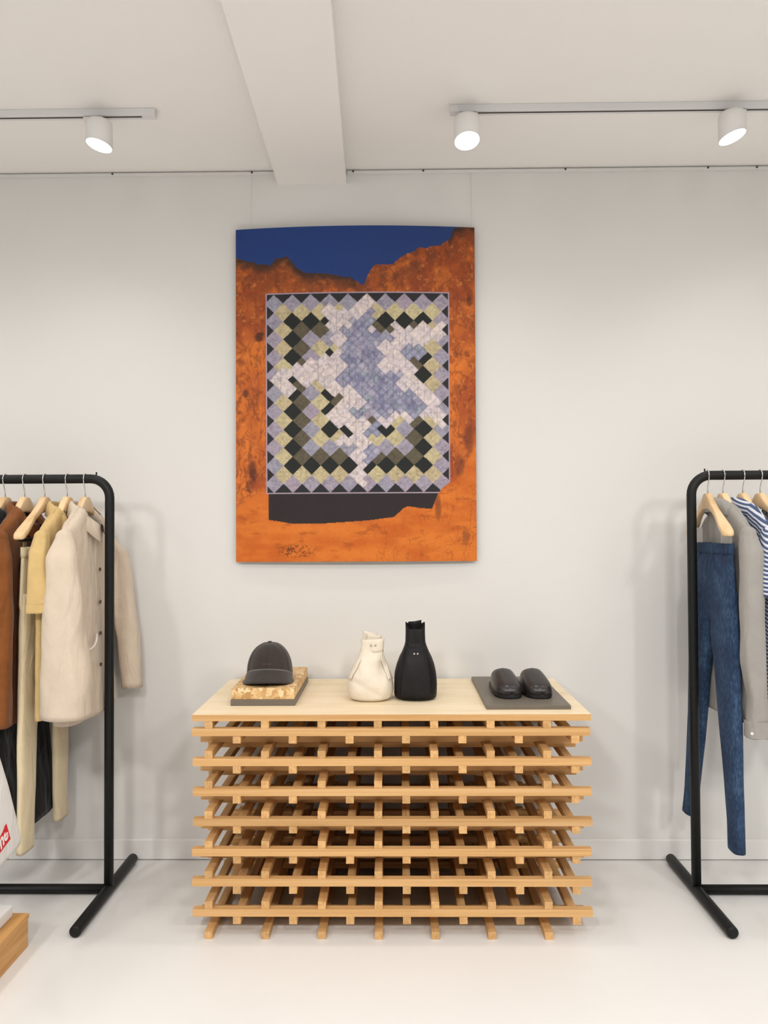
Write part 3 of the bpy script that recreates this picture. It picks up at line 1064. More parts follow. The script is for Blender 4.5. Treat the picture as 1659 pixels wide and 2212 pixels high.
def make_black_bag():
    y = 2.895
    x = at(898, 1500, y).x
    root = thing('bucket_bag', 'small black leather bag with tall straight neck beside the cream bag', 'bag', (x, y, ZTOP), 'small leather bags')
    prof = [(0.0, .062, .052), (0.005, .076, .062), (0.02, .0805, .067), (0.06, .0805, .067), (0.10, .077, .064), (0.13, .0705, .060), (0.155, .061, .054),
            (0.175, .050, .046), (0.195, .042, .040), (0.21, .038, .037), (0.24, .0365, .035), (0.262, .0365, .034)]

    def dent(p, t):
        k = 1 + 0.03 * nz(p[0] * 18 + 5, p[1] * 18, p[2] * 18) * min(1, p[2] / .02)
        d = abs((p[2] - .03) - .35 * p[0]) / .012
        cr = 0.003 * math.exp(-d * d) if p[1] < 0 else 0
        g = .010 * math.exp(-((p[0] / .006) ** 2)) if (p[1] < 0 and p[2] > .197) else 0
        return (p[0] * k, p[1] * k + cr + g, p[2])
    rings = []
    N = 36
    for i in range(N + 1):
        z = .262 * i / N
        e = 2.3 if z < .17 else 3.6
        rings.append(sup_ring(0, 0, z, smooth_or(prof, z, 1), smooth_or(prof, z, 2), 56, e, dent))
    last = rings[-1]
    rim = []
    for p in last:
        t = abs(p[0]) / .0365
        rim.append((p[0], p[1], .262 + .012 * t ** 3 - (.012 * (1 - t) if p[1] < 0 else -.010)))
    rings.append(rim)
    rings.append([(p[0] * .9, p[1] * .88, p[2] - .002) for p in rim])
    rings.append([(p[0] * .85, p[1] * .80, .225) for p in rim])
    mesh_obj('bag_body', *loft(rings, True, True, True), M_BAG_B, root, True)
    # back flap standing above the rim
    rows = []
    for i in range(6):
        z = .235 + .050 * i / 5
        rows.append([(-.026 + .050 * k / 8, .022 + .006 * math.cos(k * .8), z + .006 * (k / 8 - .5)) for k in range(9)])
    o = mesh_obj('folded_flap', *loft(rows, False, False, False), M_BAG_B, root, True)
    md = o.modifiers.new('thickness', 'SOLIDIFY')
    md.thickness = .003
    # front panel patched over the body, straight top edge
    rows = []
    for i in range(13):
        s = i / 12
        z = .198 - s * .185
        hw = .038 + .018 * min(1, s * 1.6)
        row = []
        for k in range(13):
            q = -1 + 2 * k / 12
            xx = q * hw
            rx, ry = smooth_or(prof, z, 1), smooth_or(prof, z, 2)
            e = 2.3
            yy = -ry * max(0.0, 1 - abs(min(1, abs(xx) / rx)) ** e) ** (1 / e) - .0035
            row.append((xx, min(yy, -.012) - (.004 if i < 2 else 0), z))
        rows.append(row)
    o = mesh_obj('front_panel', *loft(rows, False, False, False), M_BAG_B, root, True)
    md = o.modifiers.new('thickness', 'SOLIDIFY')
    md.thickness = .003
    for dx in (-.006, .0065):
        mesh_obj('eyelet', *cyl((dx, -.0555, .174), (dx, -.046, .174), .0031, 14), M_EYE, root)
    return root


make_white_bag()
make_black_bag()

# grey tray under the clogs
a = on_table(1051, 1533)
b = on_table(1234, 1533)
tray_w, tray_d = b.x - a.x, 0.525
tray = tag(box_obj('display_tray', (-tray_w / 2, tray_w / 2, -tray_d / 2, tray_d / 2, 0.0002, 0.0145), M_GREY_SLAB, None, 0.001),
           'flat dark grey tray under the pair of clogs', 'tray')
tray.location = ((a.x + b.x) / 2, a.y + tray_d / 2, ZTOP)
ZT = ZTOP + 0.0145


def make_clog(px, mirror, label):
    yc = 2.935
    x = at(px, 1480, yc).x
    root = thing('leather_clog', label, 'clog', (x, yc, ZT), 'clogs on the tray', rz=R(2.5 * mirror))
    # outline of the sole: half widths along the length (toe at -y)
    def hw(l):          # l 0 toe .. 1 heel
        if l < .26:
            return 0.0505 * max(0.0, 1 - ((.26 - l) / .26) ** 2.5) ** (1 / 2.5)
        return 0.0505 * float(np.interp(l, [.26, .34, .45, .6, .75, .88, .94, .975, 1.0], [1, .99, .92, .80, .74, .70, .58, .42, .12]))
    L = 0.262
    ls = [0.0, .01, .025, .05, .08, .12, .17, .23, .3, .38, .46, .55, .64, .73, .82, .89, .94, .975, 1.0]

    def off(l):
        return mirror * 0.010 * (1 - l) ** 2
    rings = []
    for l in ls:
        w = max(hw(l), 0.0015)
        yv = -0.131 + L * l
        o = off(l)
        rings.append([(o - w * .93, yv, 0.0002), (o - w, yv, .006), (o - w, yv, .014), (o - w * .97, yv, .018),
                      (o + w * .97, yv, .018), (o + w, yv, .014), (o + w, yv, .006), (o + w * .93, yv, 0.0002)])
    mesh_obj('sole', *loft(rings), M_CLOG_S, root, True)
    # one-piece upper closed over the toes, open behind
    rings = []
    m = 25
    lu = [0.004, .012, .025, .05, .08, .12, .17, .23, .3, .37, .44, .50]
    for l in lu:
        w = max(hw(l), .002) * 1.02
        top = float(np.interp(l, [0, .01, .03, .06, .10, .16, .24, .36, .52], [.026, .034, .042, .048, .053, .059, .066, .077, .090]))
        o = off(l)
        ring = []
        for j in range(m):
            t = math.pi * j / (m - 1)
            c = math.cos(t)
            s = math.sin(t)
            e = 0.62 - .24 * min(1, l / .45)
            ridge = 0.0012 * math.exp(-(c / .10) ** 2) * min(1, l / .3)
            xx = o - math.copysign(abs(c) ** .85, c) * w
            zz = .014 + (top - .014) * (s ** e) + ridge
            # the top line dips towards the sides at the opening
            yy = -0.131 + L * l + .012 * abs(c) ** 3 * max(0, (l - .23) / .27)
            ring.append((xx, yy, zz))
        rings.append(ring)
    # toe tip
    tip = [(off(0) + (p[0] - off(0)) * .2, -0.1315, .016 + (p[2] - .016) * .3) for p in rings[0]]
    up = mesh_obj('upper', *loft([tip] + rings, False, False, False), M_CLOG, root, True)
    md = up.modifiers.new('thickness', 'SOLIDIFY')
    md.thickness = .0028
    md.offset = -1
    rings = []
    for l in ls[5:]:
        w = max(hw(l), .0015) * .9
        yv = -0.131 + L * l
        o = off(l)
        rings.append([(o - w, yv, .0182), (o + w, yv, .0182), (o + w, yv, .0202), (o - w, yv, .0202)])
    mesh_obj('footbed', *loft(rings), M_CLOG, root)
    return root


make_clog(1085, 1, 'dark brown leather clog on the tray, nearer the black bag')
make_clog(1148, 1, 'dark brown leather clog on the tray, nearer the right end of the table')


# ------------------------------------------------------------------ clothes racks
Y_RACK = 2.964
Z_RAIL = 1.595
R_TUBE = 0.0178


def rack(x_end, sgn, label):
    """sgn: direction (world x) in which the rack runs away from its visible end"""
    t = thing('clothes_rack', label, 'clothes rack', (x_end, Y_RACK, 0), 'black tube clothes racks')
    Lr = 1.25
    zf = 0.0215
    rr = 0.075
    path = [(0, 0, zf + .01), (0, 0, .8), (0, 0, Z_RAIL - rr)]
    for i in range(1, 9):
        a_ = math.pi / 2 * i / 8
        path.append((sgn * rr * (1 - math.cos(a_)), 0, Z_RAIL - rr + rr * math.sin(a_)))
    path.append((sgn * Lr / 2, 0, Z_RAIL))
    for i in range(0, 9):
        a_ = math.pi / 2 * i / 8
        path.append((sgn * (Lr - rr + rr * math.sin(a_)), 0, Z_RAIL - rr + rr * math.cos(a_)))
    path += [(sgn * Lr, 0, .8), (sgn * Lr, 0, zf + .01)]
    mesh_obj('hoop_frame', *tube(path, R_TUBE, 24), M_BLACK, t, True)
    mesh_obj('cross_bar', *tube([(0, 0, zf), (sgn * Lr, 0, zf)], R_TUBE, 24), M_BLACK, t, True)
    for xx in (0, sgn * Lr):
        rf = .0205
        pr = [(-.318, rf * .55), (-.3175, rf * .8), (-.3145, rf * .95), (-.308, rf), (.268, rf), (.2745, rf * .95), (.2775, rf * .8), (.278, rf * .55)]
        P = [(xx, p_[0], zf) for p_ in pr]
        rings = [[(xx + math.cos(2 * math.pi * j / 24) * r, y_, zf + math.sin(2 * math.pi * j / 24) * r) for j in range(24)] for y_, r in pr]
        mesh_obj('foot', *loft(rings), M_BLACK, t, True)
        xs = xx + sgn * (.052 if xx == 0 else -.052)
        mesh_obj('top_stud', *cyl((xs, 0, Z_RAIL + R_TUBE - .003), (xs, 0, Z_RAIL + R_TUBE + .008), .003, 10), M_BLACK, t)
    return t


XRL = at(236, 1500, Y_RACK).x
XRR = at(1499, 1500, Y_RACK).x
rack(XRL, -1, 'black tube clothes rack left of the slatted table')
rack(XRR, 1, 'black tube clothes rack right of the slatted table')

HPTS = [(0.0, 1.497), (0.03, 1.492), (0.07, 1.472), (0.12, 1.439), (0.17, 1.405), (0.21, 1.382), (0.228, 1.372)]


def hanger(x, label, bar=False, slim=True, group='wooden hangers', tw=0.0):
    t = thing('wooden_hanger', label, 'hanger', (x, Y_RACK, 0), group, rz=tw)
    rings = []
    n = 22
    N = 64
    for i in range(N + 1):
        a_ = -0.23 + 0.46 * i / N
        q = abs(a_)
        zt_ = np.interp(q, [0, .020, .027, .05, .07, .12, .17, .21, .222, .23], [1.526, 1.526, 1.517, 1.497, 1.484, 1.452, 1.419, 1.395, 1.387, 1.376])
        zb_ = np.interp(q, [0, .03, .07, .12, .17, .21, .222, .23], [1.466, 1.464, 1.452, 1.424, 1.391, 1.367, 1.363, 1.366])
        th = np.interp(q, [0, .03, .10, .19, .222, .23], [.0135, .0135, .012, .021, .020, .012])
        if slim and q > .045:
            m_ = min(1, (q - .045) / .05)
            th, zt_ = th + (.010 - th) * m_, zt_ - .022 * m_
            zb_ = max(zb_ - .014 * m_, zt_ - .024)
        zz, hh = (zt_ + zb_) / 2, (zt_ - zb_) / 2
        rings.append(sup_ring(0, 0, 0, th, hh, n, 4.5))
        rings[-1] = [(p[0], -a_, zz + p[1]) for p in rings[-1]]
    mesh_obj('shoulder_bar', *loft(rings), M_HANGER, t, True)
    rh = R_TUBE + .0026
    path = []
    for i in range(0, 13):
        a_ = R(200) - R(215) * i / 12
        path.append((0, -(rh * math.cos(a_)), Z_RAIL + rh * math.sin(a_)))
    path += [(0, -.0165, Z_RAIL - .018), (0, -.007, Z_RAIL - .034), (0, -.001, Z_RAIL - .05), (0, 0, 1.515)]
    mesh_obj('hook', *tube(path, .0022, 10), M_CHROME, t, True)
    if bar:
        mesh_obj('trouser_bar', *tube([(0, -.21, 1.362), (0, .21, 1.362)], .006, 12), M_BLACK, t, True)
        for s in (-1, 1):
            mesh_obj('bar_post', *tube([(0, s * .205, 1.362), (0, s * .205, 1.385)], .004, 8), M_BLACK, t, True)
    return t


# ------------------------------------------------------------------ garments
def sheet_body(root, mat, seed, w_sh=.222, z_sh=1.392, z_neck=1.492, neck=.068, w_hem=.235, z_hem=.70, t_top=.024, t_bot=.05,
               fold=.014, dip=.105, front=1, bow=0.0, name='body', hem_tilt=0.0, b_shift=0.0):
    """hanging garment body: two sheets joined along the sides and shoulders; a>0 is the camera side"""
    NA, NV = 49, 56
    V, Fc = [], []
    for side in (1, -1):
        for j in range(NV + 1):
            v = j / NV
            for i in range(NA):
                s = -1 + 2 * i / (NA - 1)
                q = abs(s) * w_sh
                d = dip if side == front else .012
                if q < neck:
                    zt = z_neck - d * math.sqrt(max(0, 1 - (q / neck) ** 2))
                else:
                    k = (q - neck) / (w_sh - neck)
                    zt = z_neck + (z_sh - z_neck) * k - .012 * k ** 6
                zb_ = z_hem + hem_tilt * s + .010 * nz(s * 2, seed, 1.7)
                z = zt + (zb_ - zt) * v
                W = w_sh + (w_hem - w_sh) * v ** .8 + bow * math.sin(math.pi * v)
                a_ = s * W
                T = (t_top + (t_bot - t_top) * v) * max(0.0, 1 - abs(s) ** 5) ** .5
                dd = max(0.0, zt - z)
                if q >= neck:
                    e = min(1, dd / .035)
                    T *= math.sqrt(max(0, 1 - (1 - e) ** 2))
                else:
                    T = max(T, .03)
                amp = fold * min(1, v * 1.8)
                f = amp * (math.sin(s * 5.5 + seed + .6 * math.sin(v * 3)) * .55 + nz(s * 2.6 + seed, z * 1.6, side * 3.1) * .8)
                f += .004 * nz(s * 9 + seed, z * 14, side)
                fl = f * (1 - abs(s) ** 8)
                V.append((side * T + fl + b_shift * v, -a_, z))
    def idx(sd, j, i):
        return sd * (NV + 1) * NA + j * NA + i
    for sd in (0, 1):
        for j in range(NV):
            for i in range(NA - 1):
                q4 = (idx(sd, j, i), idx(sd, j, i + 1), idx(sd, j + 1, i + 1), idx(sd, j + 1, i))
                Fc.append(q4 if sd == 0 else q4[::-1])
    o = mesh_obj(name, V, Fc, mat, root, True)
    md = o.modifiers.new('thickness', 'SOLIDIFY')
    md.thickness = .0016
    return o


def limb(root, name, mat, path, ra, rb, seed, n=26, amp=.10, e=2.4, dome=False):
    """tube with elliptical section: ra along the hanger, rb across it"""
    rings = []
    N = 34
    m = len(path) - 1
    for i in range(N + 1):
        t = i / N
        k = t * m
        j = min(int(k), m - 1)
        f = k - j
        f2 = f
        P0, P1 = Vector(path[j]), Vector(path[j + 1])
        c = P0.lerp(P1, f2)
        A = ra[j] + (ra[j + 1] - ra[j]) * f2
        B = rb[j] + (rb[j + 1] - rb[j]) * f2
        ring = []
        for q in range(n):
            th = 2 * math.pi * q / n
            cc, ss = math.cos(th), math.sin(th)
            r = 1 + amp * (nz(cc * 1.5 + seed, ss * 1.5, c.z * 7 + seed) + .5 * math.sin(3 * th + seed + t * 3) * .6)
            x = math.copysign(abs(cc) ** (2 / e), cc) * B * r
            y = math.copysign(abs(ss) ** (2 / e), ss) * A * r
            ring.append((c.x + x, c.y + y, c.z + .004 * nz(cc + seed, ss, 3) * (i > 2)))
        rings.append(ring)
    if dome:
        r0 = rings[0]
        c0 = Vector(path[0])
        hd = min(ra[0], rb[0]) * 1.1
        rings = [[(c0.x + (p[0] - c0.x) * math.sin(k * .31), c0.y + (p[1] - c0.y) * math.sin(k * .31), p[2] + hd * (math.cos(k * .31))) for p in r0]
                 for k in range(0, 5)] + rings
    last = rings[-1]
    cz = sum(p[2] for p in last) / n
    cx = sum(p[0] for p in last) / n
    cy = sum(p[1] for p in last) / n
    rings.append([(cx + (p[0] - cx) * .86, cy + (p[1] - cy) * .86, p[2] + .001) for p in last])
    rings.append([(cx + (p[0] - cx) * .7, cy + (p[1] - cy) * .7, p[2] + .03) for p in last])
    return mesh_obj(name, *loft(rings, True, True, True), mat, root, True)


def collar(root, mat, front=1, z=1.462, ra=.072, rb=.050, h=.042, leaf=.050, gap=.22):
    """stand-up collar folded over; open towards the front side"""
    n = 36
    rows = [[], [], [], [], []]
    for i in range(n + 1):
        th = gap + (2 * math.pi - 2 * gap) * i / n
        c, s = math.cos(th), math.sin(th)
        k = (1 + c) / 2                       # 1 at the front
        zz = z - .088 * k ** 1.6
        rows[0].append((front * rb * .92 * c, ra * .9 * s, zz))
        rows[1].append((front * rb * .98 * c, ra * .95 * s, zz + h))
        rows[2].append((front * rb * 1.06 * c, ra * 1.02 * s, zz + h + .004))
        rows[3].append((front * rb * 1.18 * c, ra * 1.10 * s, zz + h - .006))
        rows[4].append((front * rb * 1.35 * c, ra * 1.25 * s, zz + h - leaf - .020 * k ** 3))
    o = mesh_obj('collar', *loft(rows, False, False, False), mat, root, True)
    md = o.modifiers.new('thickness', 'SOLIDIFY')
    md.thickness = .002
    return o


def disc(root, name, c, nrm, r, mat, th=.003):
    c = Vector(c)
    nrm = Vector(nrm).normalized()
    return mesh_obj(name, *cyl(c, c + nrm * th, r, 14), mat, root)


def shirt(name, x, label, cat, mat, seed, front, sleeve=None, group=None, col=True, **kw):
    t = thing(name, label, cat, (x, Y_RACK, 0), group)
    sheet_body(t, mat, seed, front=front, **kw)
    if col:
        collar(t, mat, front)
    if sleeve:
        for s, (path, ra, rb) in zip((1, -1), sleeve):
            limb(t, 'sleeve', mat, [(p[0], -p[1] * s, p[2]) for p in path], ra, rb, seed + s, amp=.15, dome=True)
    return t


def trousers(name, x, label, mat, seed, z_top, z_hem, hipw=.20, group=None, leg_c=((.105, .13, .165)), leg_w=((.104, .075, .05)), thick=.032,
             waist_mat=None, dy=0.0, far_c=None, far_b=0.0):
    t = thing(name, label, 'trousers', (x, Y_RACK - dy, 0), group)
    zc = z_top - .27
    rings = []
    for i in range(15):
        k = i / 14
        z = z_top - k * (z_top - zc + .02)
        w = hipw * (0.94 + .08 * min(1, k * 1.4))
        th = thick * (.62 + .34 * k) * (1 if k < .72 else 1 - .45 * (k - .72) / .28)
        w *= 1 if k < .72 else 1 - .10 * (k - .72) / .28
        ring = sup_ring(0, 0, z, th, w, 48, 2.6)
        ring = [(p[0] * (1 + .10 * nz(p[1] * 9 + seed, z * 9, 2)), p[1], z + .004 * nz(p[1] * 8, seed, p[0] * 20)) for p in ring]
        rings.append(ring)
    ins = [[(p[0] * .85, p[1] * .97, p[2]) for p in rings[0]], [(p[0] * .8, p[1] * .95, p[2] - .03) for p in rings[0]]]
    body = mesh_obj('seat_section', *loft(ins[::-1] + rings, True, True, True), mat, t, True)
    rings = []
    for k in range(4):
        z = z_top + .001 - .038 * k / 3
        rings.append(sup_ring(0, 0, z, thick * .62 * 1.08 + .0015, hipw * .945 + .0015, 48, 2.6))
    mesh_obj('waistband', *loft(rings, True, False, False), waist_mat or mat, t, True).modifiers.new('thickness', 'SOLIDIFY').thickness = .002
    zmid = (zc + z_hem) / 2
    for s in (1, -1):
        zs = [zc + .10, zc - .05, zmid, z_hem + .10, z_hem]
        lc = far_c if (far_c and s < 0) else leg_c
        ca = [lc[0] * .98, lc[0], lc[1], lc[2] * .98, lc[2]]
        wa = [leg_w[0] * .9, leg_w[0], leg_w[1], leg_w[2] * 1.05, leg_w[2]]
        fb = far_b if s < 0 else 0.0
        path = [(.004 * s + fb * max(0, i_ - 2) / 2, -s * c, z) for i_, (c, z) in enumerate(zip(ca, zs))]
        rb = [thick * .9, thick, thick * .82, thick * .72, thick * .75]
        limb(t, 'leg', mat, path, wa, rb, seed + s * 2, 30, .06, 2.5)
    # belt loops
    for yv in (-.14, -.06, .06, .14):
        for sx in (1, -1):
            xx = sx * (thick * .62 * 1.08 + .003) * max(.1, 1 - abs(yv / hipw) ** 2.6) ** (1 / 2.6)
            mesh_obj('belt_loop', *box(xx - .0015, xx + .0015, yv - .005, yv + .005, z_top - .042, z_top + .003), mat, t)
    return t


# ---- left rack, from its visible end inwards
def hx(px):
    return at(px, 1040, Y_RACK - .02).x


xs = [hx(p_) for p_ in (180, 141, 92, 48.6, 6)]
hanger(xs[0], 'wooden hanger holding the cream jacket', tw=R(1))
hanger(xs[1], 'wooden hanger holding the pale yellow short-sleeved shirt')
hanger(xs[2], 'bare-armed wooden hanger with black bar holding the cream trousers', bar=True, slim=False, tw=R(2))
hanger(xs[3], 'wooden hanger holding the rust brown jacket')
hanger(xs[4], 'wooden hanger holding the long black coat')

# cream jacket
jk = shirt('cotton_jacket', xs[0] + .006, 'cream cotton jacket at the end of the left rack', 'jacket', F_CREAM, 1.3, 1,
           sleeve=(([(.0, .198, 1.368), (.008, .232, 1.30), (.022, .250, 1.08), (.030, .252, .90), (.032, .250, .735)],
                    [.030, .045, .056, .060, .058], [.030, .052, .068, .082, .086]),
                   ([(.0, .198, 1.368), (.028, .232, 1.30), (.052, .246, 1.12), (.078, .246, .95), (.098, .240, .742)],
                    [.030, .042, .046, .044, .040], [.028, .046, .048, .045, .040])),
           t_top=.028, t_bot=.062, fold=.010, z_hem=.70, w_hem=.222)
for z in (1.245, 1.12, 1.0, .88):
    disc(jk, 'button', (.052 + .012 * (1.3 - z), -.006, z), (1, -.2, 0), .0075, M_BUTTON)
mesh_obj('placket_edge', *tube([(.032 + .02 * i / 8, -.004 + .0, 1.40 - .66 * i / 8) for i in range(9)], .0022, 6), F_CREAM, jk, True)
pw_ = []
for i in range(9):
    s = i / 8
    pw_.append((.058 + .012 * math.sin(s * 3.14), -.150 + .105 * s, .955 + .048 * s ** 2))
mesh_obj('pocket_welt', *tube(pw_, .003, 8), F_WHITE, jk, True)

# yellow short-sleeved shirt
ys_ = shirt('short_sleeved_shirt', xs[1] - .008, 'pale yellow short-sleeved shirt behind the cream jacket', 'shirt', F_YELLOW, 4.2, 1,
            sleeve=(([(0, .198, 1.370), (.004, .230, 1.32), (.010, .243, 1.22), (.014, .246, 1.165), (.016, .247, 1.105)],
                     [.026, .034, .036, .037, .037], [.026, .034, .038, .041, .043]),
                    ([(0, .198, 1.370), (.004, .230, 1.32), (.010, .243, 1.22), (.012, .246, 1.165), (.012, .247, 1.105)],
                     [.026, .034, .036, .037, .037], [.026, .032, .034, .036, .036])),
            t_top=.022, t_bot=.032, fold=.008, z_hem=.715, w_hem=.228)
mesh_obj('sleeve_hem', *loft([sup_ring(.0155, -.2468, z, .0445, .0385, 28, 2.4) for z in (1.136, 1.108)], True, False, False), F_YELLOW, ys_, True)

# cream trousers on the barred hanger
ct = trousers('tapered_trousers', xs[2] + .002, 'long cream trousers hanging under the barred hanger on the left rack', F_OFFWH, 2.0, 1.335, .235,
              hipw=.195, leg_c=(.118, .150, .158), leg_w=(.082, .060, .052), thick=.024)
for s in (1, -1):
    mesh_obj('hanging_loop', *box(-.0015, .0015, -s * .165 - .012, -s * .165 + .012, 1.30, 1.372), F_KHAKI, ct)

# brown jacket
bj = shirt('wool_jacket', xs[3] + .004, 'rust brown jacket with turned-up collar on the left rack', 'jacket', F_BROWN, 6.1, 1,
           sleeve=(([(0, .198, 1.368), (.006, .228, 1.30), (.018, .242, 1.10), (.024, .244, .92), (.022, .240, .70)],
                    [.028, .040, .044, .044, .040], [.028, .046, .048, .046, .042]),
                   ([(0, .198, 1.368), (.006, .228, 1.30), (.018, .242, 1.10), (.02, .244, .92), (.02, .240, .72)],
                    [.028, .040, .044, .044, .040], [.026, .036, .038, .036, .034])),
           t_top=.024, t_bot=.034, fold=.008, z_hem=.69, w_hem=.228)
# black coat
bc = shirt('long_coat', xs[4] + .012, 'long black coat reaching below the brown jacket', 'coat', F_BLACK, 9.4, 1,
           sleeve=(([(0, .198, 1.368), (.006, .226, 1.30), (.010, .236, 1.10), (.012, .238, .92), (.012, .236, .76)],
                    [.028, .038, .040, .038, .034], [.026, .034, .034, .032, .030]),
                   ([(0, .198, 1.368), (.006, .226, 1.30), (.010, .236, 1.10), (.012, .238, .92), (.012, .236, .76)],
                    [.028, .038, .040, .038, .034], [.026, .034, .034, .032, .030])),
           t_top=.024, t_bot=.055, fold=.012, z_hem=.268, w_hem=.262, b_shift=.050)

hanger(xs[4] - .075, 'wooden hanger holding the added olive trousers past the left photo edge', slim=False)  # unseen clothes added to fill the rack and deepen the wall shade
trousers('added_twill_trousers', xs[4] - .075, 'olive twill trousers added for shade past the left photo edge', F_KHAKI, 12.0, 1.335, .26, hipw=.19, leg_c=(.10, .125, .135), leg_w=(.10, .085, .075), thick=.032)
hanger(xs[4] - .16, 'wooden hanger holding the added charcoal coat past the left photo edge')
shirt('added_charcoal_coat', xs[4] - .16, 'charcoal grey coat added for shade past the left photo edge', 'coat', fabric('charcoal_wool', (0.03, 0.03, 0.032, 1), .15), 13.1, 1,
      sleeve=(([(0, .198, 1.368), (.004, .226, 1.30), (.006, .236, 1.10), (.006, .238, .92), (.006, .236, .76)], [.028, .038, .040, .038, .034], [.026, .034, .034, .032, .030]),
              ([(0, .198, 1.368), (.004, .226, 1.30), (.006, .236, 1.10), (.006, .238, .92), (.006, .236, .76)], [.028, .038, .040, .038, .034], [.026, .034, .034, .032, .030])),
      t_top=.024, t_bot=.035, fold=.012, z_hem=.42, w_hem=.24)

# ---- right rack
xr = [hx(p_) for p_ in (1533, 1566, 1609, 1647)]
hanger(xr[0], 'wooden hanger holding the blue jeans at the rack end', slim=False, tw=R(-5))
hanger(xr[1], 'wooden hanger holding the grey flannel shirt')
hanger(xr[2], 'wooden hanger holding the striped shirt')
hanger(xr[3], 'wooden hanger holding the navy shorts behind the striped shirt', slim=False)

jn = trousers('denim_jeans', xr[0] + .004, 'dark blue denim jeans at the end of the right rack', F_DENIM, 3.3, 1.335, .248,
              hipw=.188, leg_c=(.100, .138, .170), leg_w=(.096, .070, .045), thick=.030, dy=.02, far_c=(.100, .146, .192), far_b=-.020)
for s in (1, -1):
    mesh_obj('clear_hanging_strap', *box(-.001, .001, -s * .13 - .045, -s * .13 + .045, 1.30, 1.395 if s else 1.4), M_CLEAR, jn)
# curved pocket seams and the fly seam on the side seen
for s_ in (1, -1):
    mesh_obj('pocket_seam', *tube([(-.0235 - .006 * i / 8, -s_ * (.065 + .085 * (i / 8) ** 1.6), 1.295 - .075 * math.sin(i / 8 * 1.57)) for i in range(9)], .0012, 6), F_DENIM, jn, True)
mesh_obj('fly_seam', *tube([(-.0245 - .010 * i / 8, -.012, 1.295 - .17 * i / 8) for i in range(9)], .0012, 6), F_DENIM, jn, True)

gs = shirt('flannel_shirt', xr[1] + .004, 'grey long-sleeved shirt between the jeans and the striped shirt', 'shirt', F_GREYSH, 5.5, 1,
           sleeve=(([(0, .198, 1.370), (-.004, .230, 1.31), (-.012, .246, 1.14), (-.016, .250, .93), (-.002, .246, .80), (.004, .240, .66)],
                    [.026, .036, .038, .036, .034, .036], [.026, .038, .040, .040, .030, .042]),
                   ([(0, .198, 1.370), (.004, .230, 1.31), (.008, .244, 1.14), (.008, .246, .93), (.008, .244, .80), (.006, .240, .68)],
                    [.026, .036, .038, .036, .034, .036], [.026, .034, .034, .032, .030, .034])),
           t_top=.022, t_bot=.034, fold=.018, z_hem=.70, w_hem=.226)
disc(gs, 'cuff_button', (-.030, -.272, .682), (-.7, -.7, 0), .005, F_PRINT)
mesh_obj('cuff', *loft([sup_ring(.004, -.2405, z, .0445, .0385, 28, 2.4) for z in (.722, .664)], True, False, False), F_GREYSH, gs, True)

shirt('striped_shirt', xr[2] + .002, 'blue and white striped shirt hanging on the right rack', 'shirt', F_STRIPE, 7.7, 1,
      sleeve=(([(0, .198, 1.370), (-.004, .228, 1.32), (-.012, .240, 1.25), (-.014, .244, 1.20), (-.014, .246, 1.155)],
               [.026, .036, .038, .038, .038], [.028, .042, .046, .048, .050]),
              ([(0, .198, 1.370), (-.004, .228, 1.32), (-.008, .240, 1.25), (-.010, .244, 1.20), (-.010, .246, 1.155)],
               [.026, .036, .038, .038, .038], [.026, .036, .038, .040, .040])),
      t_top=.024, t_bot=.026, fold=.008, z_hem=.70, w_hem=.226)
trousers('navy_shorts', xr[3] + .004, 'dark navy shorts behind the striped shirt', F_NAVY, 8.8, 1.335, .86, hipw=.2, thick=.028, leg_c=(.10, .105, .11), leg_w=(.10, .10, .10))


for dx_, nm_, mt_, sd_ in ((.085, 'white', F_WHITE, 15.0), (.165, 'navy', F_NAVY, 16.5)):
    hanger(xr[3] + dx_, 'wooden hanger holding the %s overshirt past the right photo edge' % nm_)
    shirt('%s_overshirt' % nm_, xr[3] + dx_, '%s overshirt past the right photo edge' % nm_, 'shirt', mt_, sd_, 1,
          sleeve=(([(0, .198, 1.370), (.0, .228, 1.30), (.002, .240, 1.12), (.002, .242, .93), (.002, .238, .72)], [.026, .036, .038, .036, .034], [.026, .034, .036, .034, .032]),
                  ([(0, .198, 1.370), (.0, .228, 1.30), (.002, .240, 1.12), (.002, .242, .93), (.002, .238, .72)], [.026, .036, .038, .036, .034], [.026, .034, .036, .034, .032])),
          t_top=.022, t_bot=.030, fold=.010, z_hem=.68, w_hem=.226)


# ------------------------------------------------------------------ low plinth and bag at the left edge
pc = at(62, 2036, 2.60)
px1 = pc.x
lp = thing('low_plinth', 'low wooden plinth at the lower left edge of the photo', 'plinth', (px1 - .45, 2.60 - .40, 0))
box_obj('plinth_body', (-.45, .4485, -.40, .40, 0, .094), M_PLINTH, lp, .002)
box_obj('top_frame', (-.4515, .4515, -.4015, .4015, .094, .110), M_PLINTH, lp, .002)
sl = tag(box_obj('white_slab', (-.45, .41, -.40, .375, 0.0002, .042), paint('white_laminate', (.82, .81, .8, 1), .45, .01), None, .008, 3),
         'thick white slab lying on the low wooden plinth', 'slab')
sl.location = (px1 - .45, 2.60 - .40, .110)
ZS = .152

# small stand with the white cloth bag
st = thing('bag_stand', 'slim black stand on the white slab, past the left photo edge', 'display stand', (px1 - .19, 2.13, ZS))
mesh_obj('base_plate', *tube([(0, 0, 0.0003), (0, 0, .008)], .09, 32), M_BLACK, st)
mesh_obj('pole', *tube([(0, 0, .008), (0, 0, .86)], .008, 14), M_BLACK, st, True)
mesh_obj('arm', *tube([(0, 0, .855), (.10, 0, .855), (.17, .0, .868)], .006, 12), M_BLACK, st, True)


